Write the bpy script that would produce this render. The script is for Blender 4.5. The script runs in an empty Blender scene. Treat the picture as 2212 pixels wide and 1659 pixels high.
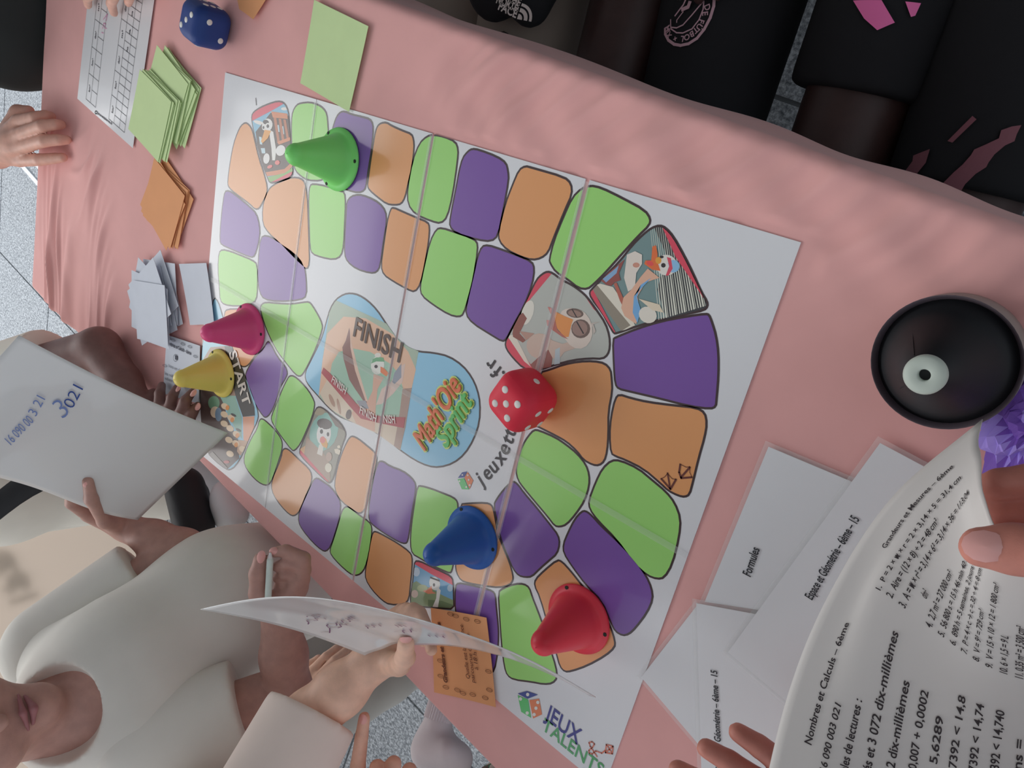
import bpy, math, random
import numpy as np
from mathutils import Vector, Matrix
from mathutils.geometry import tessellate_polygon
random.seed(7)
scene = bpy.context.scene
COL = scene.collection
# ------------------------------------------------------------------ camera
FPX = 1618.545; IW, IH = 2212, 1659
M = np.array([[0.74879635, 0.22095791, -0.62488529],
              [0.38454781, -0.91272175, 0.13806519],
              [-0.5398398, -0.34368098, -0.76841159]])
CAM = np.array([1.03188585, 0.05091745, 0.61366379])
cd = bpy.data.cameras.new('camera'); cam = bpy.data.objects.new('camera', cd); COL.objects.link(cam)
cd.sensor_fit = 'HORIZONTAL'; cd.sensor_width = 36.0; cd.lens = FPX / IW * 36.0
cd.clip_start = 0.02; cd.clip_end = 60
cam.matrix_world = Matrix(((M[0][0], -M[1][0], -M[2][0], CAM[0]), (M[0][1], -M[1][1], -M[2][1], CAM[1]),
                           (M[0][2], -M[1][2], -M[2][2], CAM[2]), (0, 0, 0, 1)))
scene.camera = cam
# ------------------------------------------------------------------ light
wd = bpy.data.worlds.new('overcast_daylight'); scene.world = wd; wd.use_nodes = True
bg = wd.node_tree.nodes['Background']; bg.inputs[0].default_value = (0.86, 0.93, 1.0, 1); bg.inputs[1].default_value = 0.66
def area(name, loc, target, sx, sy, power, col):
    l = bpy.data.lights.new(name, 'AREA'); l.shape = 'RECTANGLE'; l.size = sx; l.size_y = sy; l.energy = power; l.color = col
    o = bpy.data.objects.new(name, l); COL.objects.link(o); o.location = loc
    d = Vector(target) - Vector(loc); o.rotation_euler = d.to_track_quat('-Z', 'Y').to_euler(); return o
area('daylight_opening', (-3.4, -2.6, 2.6), (0.2, -0.3, 0), 5.0, 3.4, 170, (1.0, 0.98, 0.96))
vs = scene.view_settings
vs.view_transform = 'Standard'; vs.look = 'None'; vs.gamma = 1; vs.exposure = 0.28; vs.use_curve_mapping = False

# ------------------------------------------------------------------ geometry from pixels
def ray(x, y): return M.T @ np.array([(x - IW / 2) / FPX, (y - IH / 2) / FPX, 1.0])
def PX(x, y, z=0.0):                      # pixel -> point on the horizontal plane at height z
    d = ray(x, y); return CAM + d * (z - CAM[2]) / d[2]
def WD(x, y, dep): return CAM + ray(x, y) * dep   # pixel -> point at that distance along the optical axis
def C4(x0, y0, pts): return [(x0 + a / 3.998, y0 + b / 3.998) for a, b in pts]

# ------------------------------------------------------------------ materials
def lin(c): c /= 255.0; return c / 12.92 if c <= 0.04045 else ((c + 0.055) / 1.055) ** 2.4
def ob(r, g, b, f=0.56):
    c = [lin(v) / f for v in (r, g, b)]; k = min(1.0, 0.86 / max(c)); return tuple(v * k for v in c)
MATS = {}
def mat(name, col, rough=0.6, spec=0.4, coat=0.0, coat_r=0.08, noise=0.0, nscale=20, bump=0.0, bscale=200, trans=0.0, tl=0.0, sss=0.0, metal=0.0, stretch=None):
    if name in MATS: return MATS[name]
    m = bpy.data.materials.new(name); m.use_nodes = True; nt = m.node_tree; b = nt.nodes['Principled BSDF']
    b.inputs['Base Color'].default_value = (*col, 1); b.inputs['Roughness'].default_value = rough
    b.inputs['Specular IOR Level'].default_value = spec; b.inputs['Coat Weight'].default_value = coat
    b.inputs['Coat Roughness'].default_value = coat_r; b.inputs['Metallic'].default_value = metal
    if sss: b.inputs['Subsurface Weight'].default_value = sss; b.inputs['Subsurface Radius'].default_value = (0.01, 0.004, 0.002); b.inputs['Subsurface Scale'].default_value = 0.4
    tc = nt.nodes.new('ShaderNodeTexCoord'); mp = nt.nodes.new('ShaderNodeMapping'); nt.links.new(tc.outputs['Object'], mp.inputs[0])
    if stretch: mp.inputs['Scale'].default_value = stretch
    if noise:
        n = nt.nodes.new('ShaderNodeTexNoise'); n.inputs['Scale'].default_value = nscale; n.inputs['Detail'].default_value = 4
        nt.links.new(mp.outputs[0], n.inputs['Vector'])
        r = nt.nodes.new('ShaderNodeValToRGB')
        r.color_ramp.elements[0].color = (*[max(0, c * (1 - noise)) for c in col], 1); r.color_ramp.elements[1].color = (*[min(1, c * (1 + noise)) for c in col], 1)
        r.color_ramp.elements[0].position = 0.3; r.color_ramp.elements[1].position = 0.7
        nt.links.new(n.outputs[0], r.inputs[0]); nt.links.new(r.outputs[0], b.inputs['Base Color'])
    if bump:
        n = nt.nodes.new('ShaderNodeTexNoise'); n.inputs['Scale'].default_value = bscale; n.inputs['Detail'].default_value = 3
        nt.links.new(mp.outputs[0], n.inputs['Vector'])
        bp = nt.nodes.new('ShaderNodeBump'); bp.inputs['Strength'].default_value = bump; bp.inputs['Distance'].default_value = 0.004
        nt.links.new(n.outputs[0], bp.inputs['Height']); nt.links.new(bp.outputs[0], b.inputs['Normal'])
    if tl:                                    # thin sheet: part of the light passes through
        out = nt.nodes['Material Output']; tr = nt.nodes.new('ShaderNodeBsdfTranslucent'); tr.inputs[0].default_value = (*col, 1); mx = nt.nodes.new('ShaderNodeMixShader')
        mx.inputs[0].default_value = tl; nt.links.new(b.outputs[0], mx.inputs[1]); nt.links.new(tr.outputs[0], mx.inputs[2]); nt.links.new(mx.outputs[0], out.inputs[0])
    if trans:
        out = nt.nodes['Material Output']; tr = nt.nodes.new('ShaderNodeBsdfTransparent'); mx = nt.nodes.new('ShaderNodeMixShader')
        mx.inputs[0].default_value = trans; nt.links.new(b.outputs[0], mx.inputs[1]); nt.links.new(tr.outputs[0], mx.inputs[2]); nt.links.new(mx.outputs[0], out.inputs[0])
    MATS[name] = m; return m
def pm(r, g, b):                           # printed ink under glossy film, named by colour
    return mat('print_%d_%d_%d' % (r, g, b), ob(r, g, b), 0.35, 0.4, coat=0.4, coat_r=0.1)
def ink(r, g, b): return mat('ink_%d_%d_%d' % (r, g, b), ob(r, g, b), 0.6, 0.3)

# ------------------------------------------------------------------ mesh helpers
def link(name, me, parent=None):
    o = bpy.data.objects.new(name, me); COL.objects.link(o)
    if parent is not None:
        o.parent = parent; o.matrix_parent_inverse = parent.matrix_basis.inverted()
    return o
def mk(name, v, f, mats, parent=None, fm=None, smooth=False):
    me = bpy.data.meshes.new(name); me.from_pydata([tuple(map(float, p)) for p in v], [], [tuple(map(int, q)) for q in f])
    for m in (mats if isinstance(mats, (list, tuple)) else [mats]): me.materials.append(m)
    if fm is not None: me.polygons.foreach_set('material_index', np.array(fm, np.int32))
    if smooth: me.polygons.foreach_set('use_smooth', np.ones(len(me.polygons), bool))
    me.update(); return link(name, me, parent)
def tag(o, label, cat, group=None, kind=None):
    o['label'] = label; o['category'] = cat
    if group: o['group'] = group
    if kind: o['kind'] = kind
    return o
def thing(name, loc, label, cat, group=None):
    o = bpy.data.objects.new(name, None); COL.objects.link(o); o.location = tuple(map(float, loc)); o.empty_display_size = 0.02
    return tag(o, label, cat, group)
def struct(o): o['kind'] = 'structure'; return o
def tri(poly):                             # 2D/3D polygon -> triangles
    t = tessellate_polygon([[Vector((p[0], p[1], 0)) for p in poly]])
    out = []
    for a, b, c in t:
        A, B, Cc = poly[a], poly[b], poly[c]
        s = (B[0] - A[0]) * (Cc[1] - A[1]) - (B[1] - A[1]) * (Cc[0] - A[0])
        out.append((a, b, c) if s > 0 else (a, c, b))
    return out
class MB:                                   # collects pieces of one mesh
    def __init__(s): s.v = []; s.f = []; s.m = []; s.mats = []
    def mi(s, m):
        if m not in s.mats: s.mats.append(m)
        return s.mats.index(m)
    def add(s, v, f, m):
        o = len(s.v); s.v += [tuple(p) for p in v]; s.f += [tuple(i + o for i in q) for q in f]; s.m += [s.mi(m)] * len(f)
    def poly(s, pts, z, m):                # flat polygon of world xy points
        if len(pts) < 3: return
        s.add([(p[0], p[1], z) for p in pts], tri(pts), m)
    def build(s, name, parent=None, smooth=False): return mk(name, s.v, s.f, s.mats, parent, s.m, smooth)
def clip(poly, n, c):                      # keep n.p <= c
    out = []
    for i in range(len(poly)):
        a, b = poly[i], poly[(i + 1) % len(poly)]
        da, db = n[0] * a[0] + n[1] * a[1] - c, n[0] * b[0] + n[1] * b[1] - c
        if da <= 0: out.append(a)
        if da * db < 0:
            t = da / (da - db); out.append((a[0] + t * (b[0] - a[0]), a[1] + t * (b[1] - a[1])))
    return out
def hull(pts):
    pts = sorted(set((round(a, 6), round(b, 6)) for a, b in pts))
    def half(ps):
        h = []
        for p in ps:
            while len(h) > 1 and (h[-1][0] - h[-2][0]) * (p[1] - h[-2][1]) - (h[-1][1] - h[-2][1]) * (p[0] - h[-2][0]) <= 0: h.pop()
            h.append(p)
        return h
    return half(pts)[:-1] + half(pts[::-1])[:-1]
def clip_convex(poly, cv):
    for i in range(len(cv)):
        a, b = cv[i], cv[(i + 1) % len(cv)]; n = (b[1] - a[1], a[0] - b[0])
        poly = clip(poly, n, n[0] * a[0] + n[1] * a[1])
        if len(poly) < 3: return []
    return poly
def smooth_poly(pts, it=2):
    for _ in range(it):
        q = []
        for i in range(len(pts)):
            a, b = pts[i], pts[(i + 1) % len(pts)]
            q += [(a[0] * .75 + b[0] * .25, a[1] * .75 + b[1] * .25), (a[0] * .25 + b[0] * .75, a[1] * .25 + b[1] * .75)]
        pts = q
    return pts
def EL(cx, cy, rx, ry, rot=0, n=16):
    c, s = math.cos(rot), math.sin(rot)
    return [(cx + rx * math.cos(t) * c - ry * math.sin(t) * s, cy + rx * math.cos(t) * s + ry * math.sin(t) * c) for t in [2 * math.pi * i / n for i in range(n)]]
def stroke(pts, w):                        # thick polyline -> list of quads (same plane units)
    out = []
    for a, b in zip(pts[:-1], pts[1:]):
        dx, dy = b[0] - a[0], b[1] - a[1]; L = math.hypot(dx, dy) or 1; nx, ny = -dy / L * w / 2, dx / L * w / 2
        ex, ey = dx / L * w * .3, dy / L * w * .3
        out.append([(a[0] + nx - ex, a[1] + ny - ey), (a[0] - nx - ex, a[1] - ny - ey), (b[0] - nx + ex, b[1] - ny + ey), (b[0] + nx + ex, b[1] + ny + ey)])
    return out
_tc = {}
def text2d(body, bold=0.0, shear=0.0, space=1.0):
    key = (body, bold, shear, space)
    if key in _tc: return _tc[key]
    cu = bpy.data.curves.new('t', 'FONT'); cu.body = body; cu.size = 1; cu.offset = bold; cu.shear = shear; cu.space_character = space; cu.resolution_u = 3
    o = bpy.data.objects.new('t', cu); me = bpy.data.meshes.new_from_object(o)
    v = np.array([p.co[:2] for p in me.vertices]) if len(me.vertices) else np.zeros((0, 2)); f = [tuple(p.vertices) for p in me.polygons]
    bpy.data.objects.remove(o); bpy.data.curves.remove(cu); bpy.data.meshes.remove(me)
    _tc[key] = (v, f); return v, f
def text_on(mb, body, a, b, h, z, m, bold=0.012, shear=0.0, flip=False):
    """text with baseline from world point a to b (xy), glyph size h metres"""
    v, f = text2d(body, bold, shear)
    if not len(v): return
    a = np.array(a[:2]); b = np.array(b[:2]); d = b - a; L = np.linalg.norm(d); d /= L; u = np.array([-d[1], d[0]])
    x0, x1 = v[:, 0].min(), v[:, 0].max()
    P = a + np.outer((v[:, 0] - x0) / (x1 - x0) * L, d) + np.outer(v[:, 1] * h, u)
    mb.add([(p[0], p[1], z) for p in P], f, m)
def text_layers(mb, body, a, b, h, z, m, shear, grow):
    """heavy lettering: the glyphs laid several times round a small circle, every face on its own level"""
    v, f = text2d(body, 0.0, shear); a = np.array(a[:2]); b = np.array(b[:2]); d = b - a; L = np.linalg.norm(d); d /= L; u = np.array([-d[1], d[0]]); x0, x1 = v[:, 0].min(), v[:, 0].max()
    P = a + np.outer((v[:, 0] - x0) / (x1 - x0) * L, d) + np.outer(v[:, 1] * h, u); i = 0
    for k in range(8):
        o = grow * np.array([math.cos(k * math.pi / 4), math.sin(k * math.pi / 4)])
        for q in f:
            mb.add([tuple(P[j] + o) + (z + i * 4e-7,) for j in q], [tuple(range(len(q)))], m); i += 1
def text_px(mb, body, pa, pb, h, z, m, bold=0.012, shear=0.0):
    text_on(mb, body, PX(*pa, z), PX(*pb, z), h, z, m, bold, shear)
def polypx(pts, z): return [tuple(PX(x, y, z)[:2]) for x, y in pts]
def lathe(prof, n=32, ctr=(0, 0, 0)):
    v = []; f = []
    for r, z in prof:
        for i in range(n):
            t = 2 * math.pi * i / n; v.append((ctr[0] + r * math.cos(t), ctr[1] + r * math.sin(t), ctr[2] + z))
    for k in range(len(prof) - 1):
        for i in range(n):
            j = (i + 1) % n; f.append((k * n + i, k * n + j, (k + 1) * n + j, (k + 1) * n + i))
    return v, f
def boxv(x0, x1, y0, y1, z0, z1):
    v = [(x, y, z) for z in (z0, z1) for y in (y0, y1) for x in (x0, x1)]
    return v, [(0, 2, 3, 1), (4, 5, 7, 6), (0, 1, 5, 4), (2, 6, 7, 3), (0, 4, 6, 2), (1, 3, 7, 5)]
def slab(fn, nu, nv, th=0.0004):            # curved thin sheet with thickness, fn(s,t)->point
    g = np.array([[fn(i / nu, j / nv) for i in range(nu + 1)] for j in range(nv + 1)])
    du = np.gradient(g, axis=1); dv = np.gradient(g, axis=0); n = np.cross(du, dv); n /= np.linalg.norm(n, axis=2, keepdims=True) + 1e-12
    top = g; bot = g - n * th; w = nu + 1
    v = list(top.reshape(-1, 3)) + list(bot.reshape(-1, 3)); N = (nu + 1) * (nv + 1); f = []
    for j in range(nv):
        for i in range(nu):
            a = j * w + i; f.append((a, a + 1, a + w + 1, a + w)); f.append((N + a, N + a + w, N + a + w + 1, N + a + 1))
    edge = [i for i in range(w)] + [j * w + nu for j in range(1, nv + 1)] + [nv * w + i for i in range(nu - 1, -1, -1)] + [j * w for j in range(nv - 1, 0, -1)]
    for a, b in zip(edge, edge[1:] + edge[:1]): f.append((b, a, N + a, N + b))
    return v, f
def bil(q):                                 # bilinear patch of 4 points (00,10,11,01)
    q = [np.array(p, float) for p in q]
    return lambda s, t: (q[0] * (1 - s) + q[1] * s) * (1 - t) + (q[3] * (1 - s) + q[2] * s) * t
# ------------------------------------------------------------------ organic solids: smooth union of tapered capsules, surface nets
class Blob:
    def __init__(s): s.p = []; s.cuts = []
    def cap(s, a, b, ra, rb=None, k=0.01): s.p.append(('c', np.array(a, float), np.array(b, float), ra, ra if rb is None else rb, k)); return s
    def chain(s, pts, rs, k=0.01):
        for i in range(len(pts) - 1): s.cap(pts[i], pts[i + 1], rs[i], rs[i + 1], k)
        return s
    def ell(s, c, r, k=0.01, R=None): s.p.append(('e', np.array(c, float), np.array(r, float), np.eye(3) if R is None else np.array(R), 0, k)); return s
    def cut(s, pt, n): s.cuts.append(('p', np.array(pt, float), np.array(n, float) / np.linalg.norm(n))); return s      # removes the side n points to
    def cutball(s, c, r): s.cuts.append(('b', np.array(c, float), r)); return s
    def mesh(s, vox):
        lo = np.full(3, 1e9); hi = -lo
        for q in s.p:
            if q[0] == 'c':
                for pt, r in ((q[1], q[3]), (q[2], q[4])): lo = np.minimum(lo, pt - r); hi = np.maximum(hi, pt + r)
            else: r = q[2].max(); lo = np.minimum(lo, q[1] - r); hi = np.maximum(hi, q[1] + r)
        pad = vox * 3 + max(q[5] for q in s.p) * .3; lo -= pad; hi += pad
        n = np.ceil((hi - lo) / vox).astype(int) + 1
        D = np.full(n, 1.0, np.float32); ax = [lo[i] + vox * np.arange(n[i]) for i in range(3)]
        for q in s.p:
            k = q[5]; mg = k + 3 * vox
            if q[0] == 'c': a = np.minimum(q[1] - q[3], q[2] - q[4]) - mg; b = np.maximum(q[1] + q[3], q[2] + q[4]) + mg
            else: a = q[1] - q[2].max() - mg; b = q[1] + q[2].max() + mg
            i0 = np.maximum(((a - lo) / vox).astype(int), 0); i1 = np.minimum(((b - lo) / vox).astype(int) + 2, n)
            X = ax[0][i0[0]:i1[0], None, None]; Y = ax[1][None, i0[1]:i1[1], None]; Z = ax[2][None, None, i0[2]:i1[2]]
            if q[0] == 'c':
                ab = q[2] - q[1]; L = ab @ ab + 1e-12
                t = np.clip(((X - q[1][0]) * ab[0] + (Y - q[1][1]) * ab[1] + (Z - q[1][2]) * ab[2]) / L, 0, 1)
                d = np.sqrt((X - q[1][0] - t * ab[0]) ** 2 + (Y - q[1][1] - t * ab[1]) ** 2 + (Z - q[1][2] - t * ab[2]) ** 2) - (q[3] + (q[4] - q[3]) * t)
            else:
                R = q[3]; dx, dy, dz = X - q[1][0], Y - q[1][1], Z - q[1][2]
                l = [(dx * R[i][0] + dy * R[i][1] + dz * R[i][2]) / q[2][i] for i in range(3)]
                d = (np.sqrt(l[0] ** 2 + l[1] ** 2 + l[2] ** 2) - 1) * q[2].min()
            S = D[i0[0]:i1[0], i0[1]:i1[1], i0[2]:i1[2]]; h = np.maximum(k - np.abs(S - d), 0) / k
            D[i0[0]:i1[0], i0[1]:i1[1], i0[2]:i1[2]] = np.minimum(S, d) - h * h * k * .25
        X, Y, Z = ax[0][:, None, None], ax[1][None, :, None], ax[2][None, None, :]
        for c in s.cuts:
            if c[0] == 'p': D = np.maximum(D, (X - c[1][0]) * c[2][0] + (Y - c[1][1]) * c[2][1] + (Z - c[1][2]) * c[2][2])
            else: D = np.maximum(D, c[2] - np.sqrt((X - c[1][0]) ** 2 + (Y - c[1][1]) ** 2 + (Z - c[1][2]) ** 2))
        sg = D < 0; c0 = tuple(x - 1 for x in n)
        acc = np.zeros(c0 + (3,), np.float32); cnt = np.zeros(c0, np.float32)
        sl = lambda o: tuple(slice(o[i], o[i] + c0[i]) for i in range(3))
        for axis in range(3):
            for u in (0, 1):
                for w in (0, 1):
                    o0 = [0, 0, 0]; o0[(axis + 1) % 3] = u; o0[(axis + 2) % 3] = w; o1 = list(o0); o1[axis] = 1
                    A, B = D[sl(o0)], D[sl(o1)]; m = sg[sl(o0)] != sg[sl(o1)]
                    t = np.where(m, A / np.where(m, A - B, 1), 0)
                    for ci in range(3): acc[..., ci] += np.where(m, (t if ci == axis else o0[ci]), 0)
                    cnt += m
        act = cnt > 0; idx = np.full(c0, -1, np.int64); idx[act] = np.arange(act.sum())
        ijk = np.argwhere(act); V = lo + vox * (ijk + acc[act] / cnt[act][:, None]); F = []
        for axis in range(3):
            a1, a2 = (axis + 1) % 3, (axis + 2) % 3
            s0 = [slice(0, n[i]) for i in range(3)]; s0[axis] = slice(0, n[axis] - 1); s1 = list(s0); s1[axis] = slice(1, n[axis])
            e = np.argwhere(sg[tuple(s0)] != sg[tuple(s1)]); e = e[(e[:, a1] > 0) & (e[:, a2] > 0) & (e[:, a1] < n[a1] - 1) & (e[:, a2] < n[a2] - 1)]
            if not len(e): continue
            ins = sg[e[:, 0], e[:, 1], e[:, 2]]
            def cell(d1, d2): q = e.copy(); q[:, a1] -= d1; q[:, a2] -= d2; return idx[q[:, 0], q[:, 1], q[:, 2]]
            Q = np.stack([cell(1, 1), cell(0, 1), cell(0, 0), cell(1, 0)], 1); Q[~ins] = Q[~ins][:, ::-1]; F.append(Q)
        F = np.concatenate(F); F = F[(F >= 0).all(1)]
        for _ in range(2):                     # light relaxing
            A = np.zeros_like(V); N = np.zeros(len(V))
            for i in range(4): np.add.at(A, F[:, i], V[F[:, (i + 1) % 4]]); np.add.at(N, F[:, i], 1)
            V = V * .5 + .5 * A / np.maximum(N, 1)[:, None]
        return V, F
def blob_obj(name, blobs, m, parent):
    """blobs: list of (Blob, voxel); becomes one mesh object"""
    V = []; F = []; o = 0
    for b, vx in blobs:
        v, f = b.mesh(vx); V.append(v); F.append(f + o); o += len(v)
    V = np.concatenate(V); F = np.concatenate(F)
    me = bpy.data.meshes.new(name); me.vertices.add(len(V)); me.vertices.foreach_set('co', V.astype(np.float32).ravel())
    me.loops.add(F.size); me.loops.foreach_set('vertex_index', F.astype(np.int32).ravel()); me.polygons.add(len(F))
    me.polygons.foreach_set('loop_start', np.arange(0, F.size, 4, dtype=np.int32)); me.polygons.foreach_set('loop_total', np.full(len(F), 4, np.int32))
    me.update(calc_edges=True); me.validate(); me.polygons.foreach_set('use_smooth', np.ones(len(me.polygons), bool)); me.materials.append(m)
    return link(name, me, parent)
# ================================================================== setting: paved floor
FZ = -0.74
floor_m = mat('stone_floor', (0.40, 0.43, 0.46), 0.75, 0.3)
nt = floor_m.node_tree; b = nt.nodes['Principled BSDF']
tc = nt.nodes.new('ShaderNodeTexCoord'); n1 = nt.nodes.new('ShaderNodeTexNoise'); n1.inputs['Scale'].default_value = 130; n1.inputs['Detail'].default_value = 6; n1.inputs['Roughness'].default_value = 0.75
nt.links.new(tc.outputs['Object'], n1.inputs['Vector'])
rp = nt.nodes.new('ShaderNodeValToRGB'); e = rp.color_ramp.elements
e[0].position = 0.36; e[0].color = (0.11, 0.125, 0.14, 1); e[1].position = 0.62; e[1].color = (0.58, 0.62, 0.66, 1); k = e.new(0.5); k.color = (0.31, 0.335, 0.365, 1)
nt.links.new(n1.outputs[0], rp.inputs[0]); nt.links.new(rp.outputs[0], b.inputs['Base Color'])
grout = mat('floor_joint', (0.16, 0.17, 0.18), 0.9)
v, f = boxv(-5.5, 4.0, -6.0, 3.5, FZ - 0.05, FZ - 0.004)
floor = struct(mk('floor', v, f, grout))
ta = math.atan(-0.1306); tl, tw = 0.60, 0.60
TR = Matrix.Translation((-2.530, -1.262, 0)) @ Matrix.Rotation(ta, 4, 'Z')
v, f = boxv(0.004, tl - 0.004, 0.004, tw - 0.004, FZ - 0.02, FZ)
tile_me = None
for i in range(-5, 9):
    for j in range(-8, 8):
        c = TR @ Vector(((i + .5) * tl, (j + .5) * tw, 0))
        if not (-5.4 < c.x < 2.6 and -5.8 < c.y < 2.4): continue
        if tile_me is None:
            o = mk('floor_slab', v, f, floor_m, floor); tile_me = o.data
        else: o = link('floor_slab', tile_me, floor)
        o.matrix_world = TR @ Matrix.Translation((i * tl, j * tw, 0))
# pale metal strip let into the floor beyond the table
sm = mat('pale_metal', ob(225, 230, 235), 0.35, 0.5)
a = PX(40, 352, FZ); bb = PX(110, 432, FZ); d = (bb - a) / np.linalg.norm(bb - a); nrm = np.array([-d[1], d[0], 0])
dr = thing('floor_channel', (a + bb) / 2, 'pale metal channel with two white rails let into the grey paving', 'channel')
for off, w, nm in ((0.0, 0.022, 'rail'), (0.075, 0.022, 'rail')):
    q = [a - d * .5 + nrm * off, bb + d * .25 + nrm * off, bb + d * .25 + nrm * (off + w), a - d * .5 + nrm * (off + w)]
    v, f = slab(bil([p + np.array([0, 0, 0.006]) for p in q]), 2, 1, 0.006); mk(nm, v, f, sm, dr)
# beige banner with lettering behind the children
bo = np.array([-1.35, -2.05, 0]); 
ban = thing('banner', (bo[0], bo[1], FZ), 'beige standing banner with grey rounded lettering behind the children', 'banner')
bd = np.array([0.86, -0.51, 0]); bn = np.array([0.51, 0.86, 0])
q = [bo - bd * 1.1 + [0, 0, FZ], bo + bd * 1.5 + [0, 0, FZ], bo + bd * 1.5 + [0, 0, 1.1], bo - bd * 1.1 + [0, 0, 1.1]]
v, f = slab(bil(q), 2, 2, 0.02); mk('banner_panel', v, f, mat('banner_beige', ob(226, 216, 206), 0.8, tl=0.6), ban)
def on_banner(x, y):
    d_ = ray(x, y); t = ((bo + bn * 0.003 - CAM) @ bn) / (d_ @ bn); return CAM + d_ * t
mb = MB(); gi = mat('banner_ink', ob(150, 146, 138), 0.8, tl=0.4)
for ch, px_, py_ in (('i', 62, 1300), ('t', 40, 1272), ('e', 38, 1253), ('z', 14, 1228), ('e', 4, 1207)):
    v2, f2 = text2d(ch, 0.05); c = on_banner(px_, py_); up = np.array([0, 0, 1.0])
    mb.add([c + bd * (p[0] - .2) * .13 + up * (p[1] - .2) * .13 for p in v2], f2, gi)
mb.build('printed_lettering', ban)

# unseen roof and wall, added to block skylight and darken one side
shade = mat('added_ceiling_white', (0.78, 0.77, 0.75), 0.9)
v, f = boxv(-2.2, 2.1, -1.9, 2.6, 2.30, 2.36); struct(mk('added_ceiling', v, f, shade))
v, f = boxv(-2.2, 3.2, 2.6, 2.7, FZ, 2.36); struct(mk('added_wall', v, f, mat('added_wall_grey', (0.22, 0.20, 0.19), 0.9)))

# ================================================================== table and cloth
th = math.atan(-0.11); E1 = np.array([math.cos(th), math.sin(th)]); E2 = np.array([-math.sin(th), math.cos(th)])
P0, P1_, Q0, Q1 = -0.606, 1.245, -0.598, 0.146
def tw_(p, q, z=0.0): r = E1 * p + E2 * q; return (r[0], r[1], z)
tab = thing('folding_table', tw_((P0 + P1_) / 2, (Q0 + Q1) / 2, FZ), 'long folding table under the pink cloth', 'table')
grey = mat('grey_plastic', (0.55, 0.55, 0.53), 0.5); steel = mat('table_steel', (0.35, 0.36, 0.38), 0.4, metal=0.8)
def prism_pq(p0, p1, q0, q1, z0, z1):
    v, f = boxv(p0, p1, q0, q1, z0, z1); return [tw_(a, b_, c) for a, b_, c in v], f
v, f = prism_pq(P0 + .01, P1_ - .01, Q0 + .01, Q1 - .01, -0.045, -0.008); mk('tabletop', v, f, grey, tab)
for pp in (P0 + .2, P1_ - .2):
    for qq in (Q0 + .08, Q1 - .08):
        v, f = prism_pq(pp - .014, pp + .014, qq - .014, qq + .014, FZ, -0.045); mk('leg', v, f, steel, tab)
    v, f = prism_pq(pp - .01, pp + .01, Q0 + .094, Q1 - .094, FZ + .08, FZ + .1); mk('stretcher', v, f, steel, tab)
pink = mat('pink_cloth', ob(196, 147, 144), 0.85, 0.2, noise=0.05, nscale=9, bump=0.10, bscale=26)
nt = pink.node_tree; pb = nt.nodes['Principled BSDF']; pb.inputs['Sheen Weight'].default_value = 0.15
def sst(a, b, x): t = np.clip((x - a) / (b - a), 0, 1); return t * t * (3 - 2 * t)
drop = 0.15; R = 0.012
ps = np.concatenate([np.linspace(P0 - .24, P0 - .03, 20), np.linspace(P0 - .025, P0 + .5, 190), np.linspace(P0 + .505, P1_ + .02, 250), np.linspace(P1_ + .03, P1_ + drop, 10)])
qs = np.concatenate([np.linspace(Q0 - drop, Q0 - .03, 14), np.linspace(Q0 - .025, Q1 + .025, 230), np.linspace(Q1 + .03, Q1 + drop, 14)])
PP, QQ = np.meshgrid(ps, qs, indexing='ij')
ex = np.where(PP < P0, PP - P0, np.where(PP > P1_, PP - P1_, 0)); ey = np.where(QQ < Q0, QQ - Q0, np.where(QQ > Q1, QQ - Q1, 0))
e = np.sqrt(ex ** 2 + ey ** 2); cp = np.clip(PP, P0, P1_); cq = np.clip(QQ, Q0, Q1)
ang = np.minimum(e / R, math.pi / 2); out = R * np.sin(ang) + np.where(e > R * math.pi / 2, (e - R * math.pi / 2) * 0.03, 0)
down = R * (1 - np.cos(ang)) + np.maximum(e - R * math.pi / 2, 0) * 0.98
fold = 0.012 * np.sin(PP * 31 + 2 * np.sin(PP * 7)) * np.sin(QQ * 6 + 1) + 0.010 * np.sin(QQ * 34 + 1.5 * np.sin(QQ * 9 + 1))
hang = sst(0.02, 0.2, e); ux = ex / np.maximum(e, 1e-6); uy = ey / np.maximum(e, 1e-6)
Xp = cp + ux * (out + hang * (fold * .6 + .002)); Yq = cq + uy * (out + hang * (fold * .6 + .002))
Xw = E1[0] * Xp + E2[0] * Yq; Yw = E1[1] * Xp + E2[1] * Yq
Zw = -0.0014 - down
top = np.exp(-(e / 0.03) ** 2)
def ridge(c, sharp): return np.exp(-(np.abs(np.mod(c, 1.0) - .5) * sharp) ** 2)
# long pulled folds at the far corner
wf = (1 - sst(-0.36, -0.20, Xw + 0.35 * (Yw + 0.45))) * (1 - sst(-0.24, -0.12, Yw)) * sst(-0.66, -0.56, Xw + 0.0 * Yw) 
c = Xw * 9.0 + (Yw + .3) * -3.6 + 0.5 * np.sin(Yw * 7 + Xw * 5) + 0.22 * np.sin(Xw * 31 + Yw * 3)
am = 0.55 + 0.45 * np.sin(Yw * 13 + Xw * 21); am2 = 0.5 + 0.5 * np.sin(Yw * 17 - Xw * 26 + 1)
Zw += top * wf * (0.0085 * am * ridge(c, 7) + 0.0045 * am2 * ridge(c * 1.7 + .3 + .3 * np.sin(Yw * 15), 8) + 0.0022 * np.sin(Yw * 8 + Xw * 22) + 0.0010 * am * np.sin(c * 23 + Yw * 30))
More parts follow.
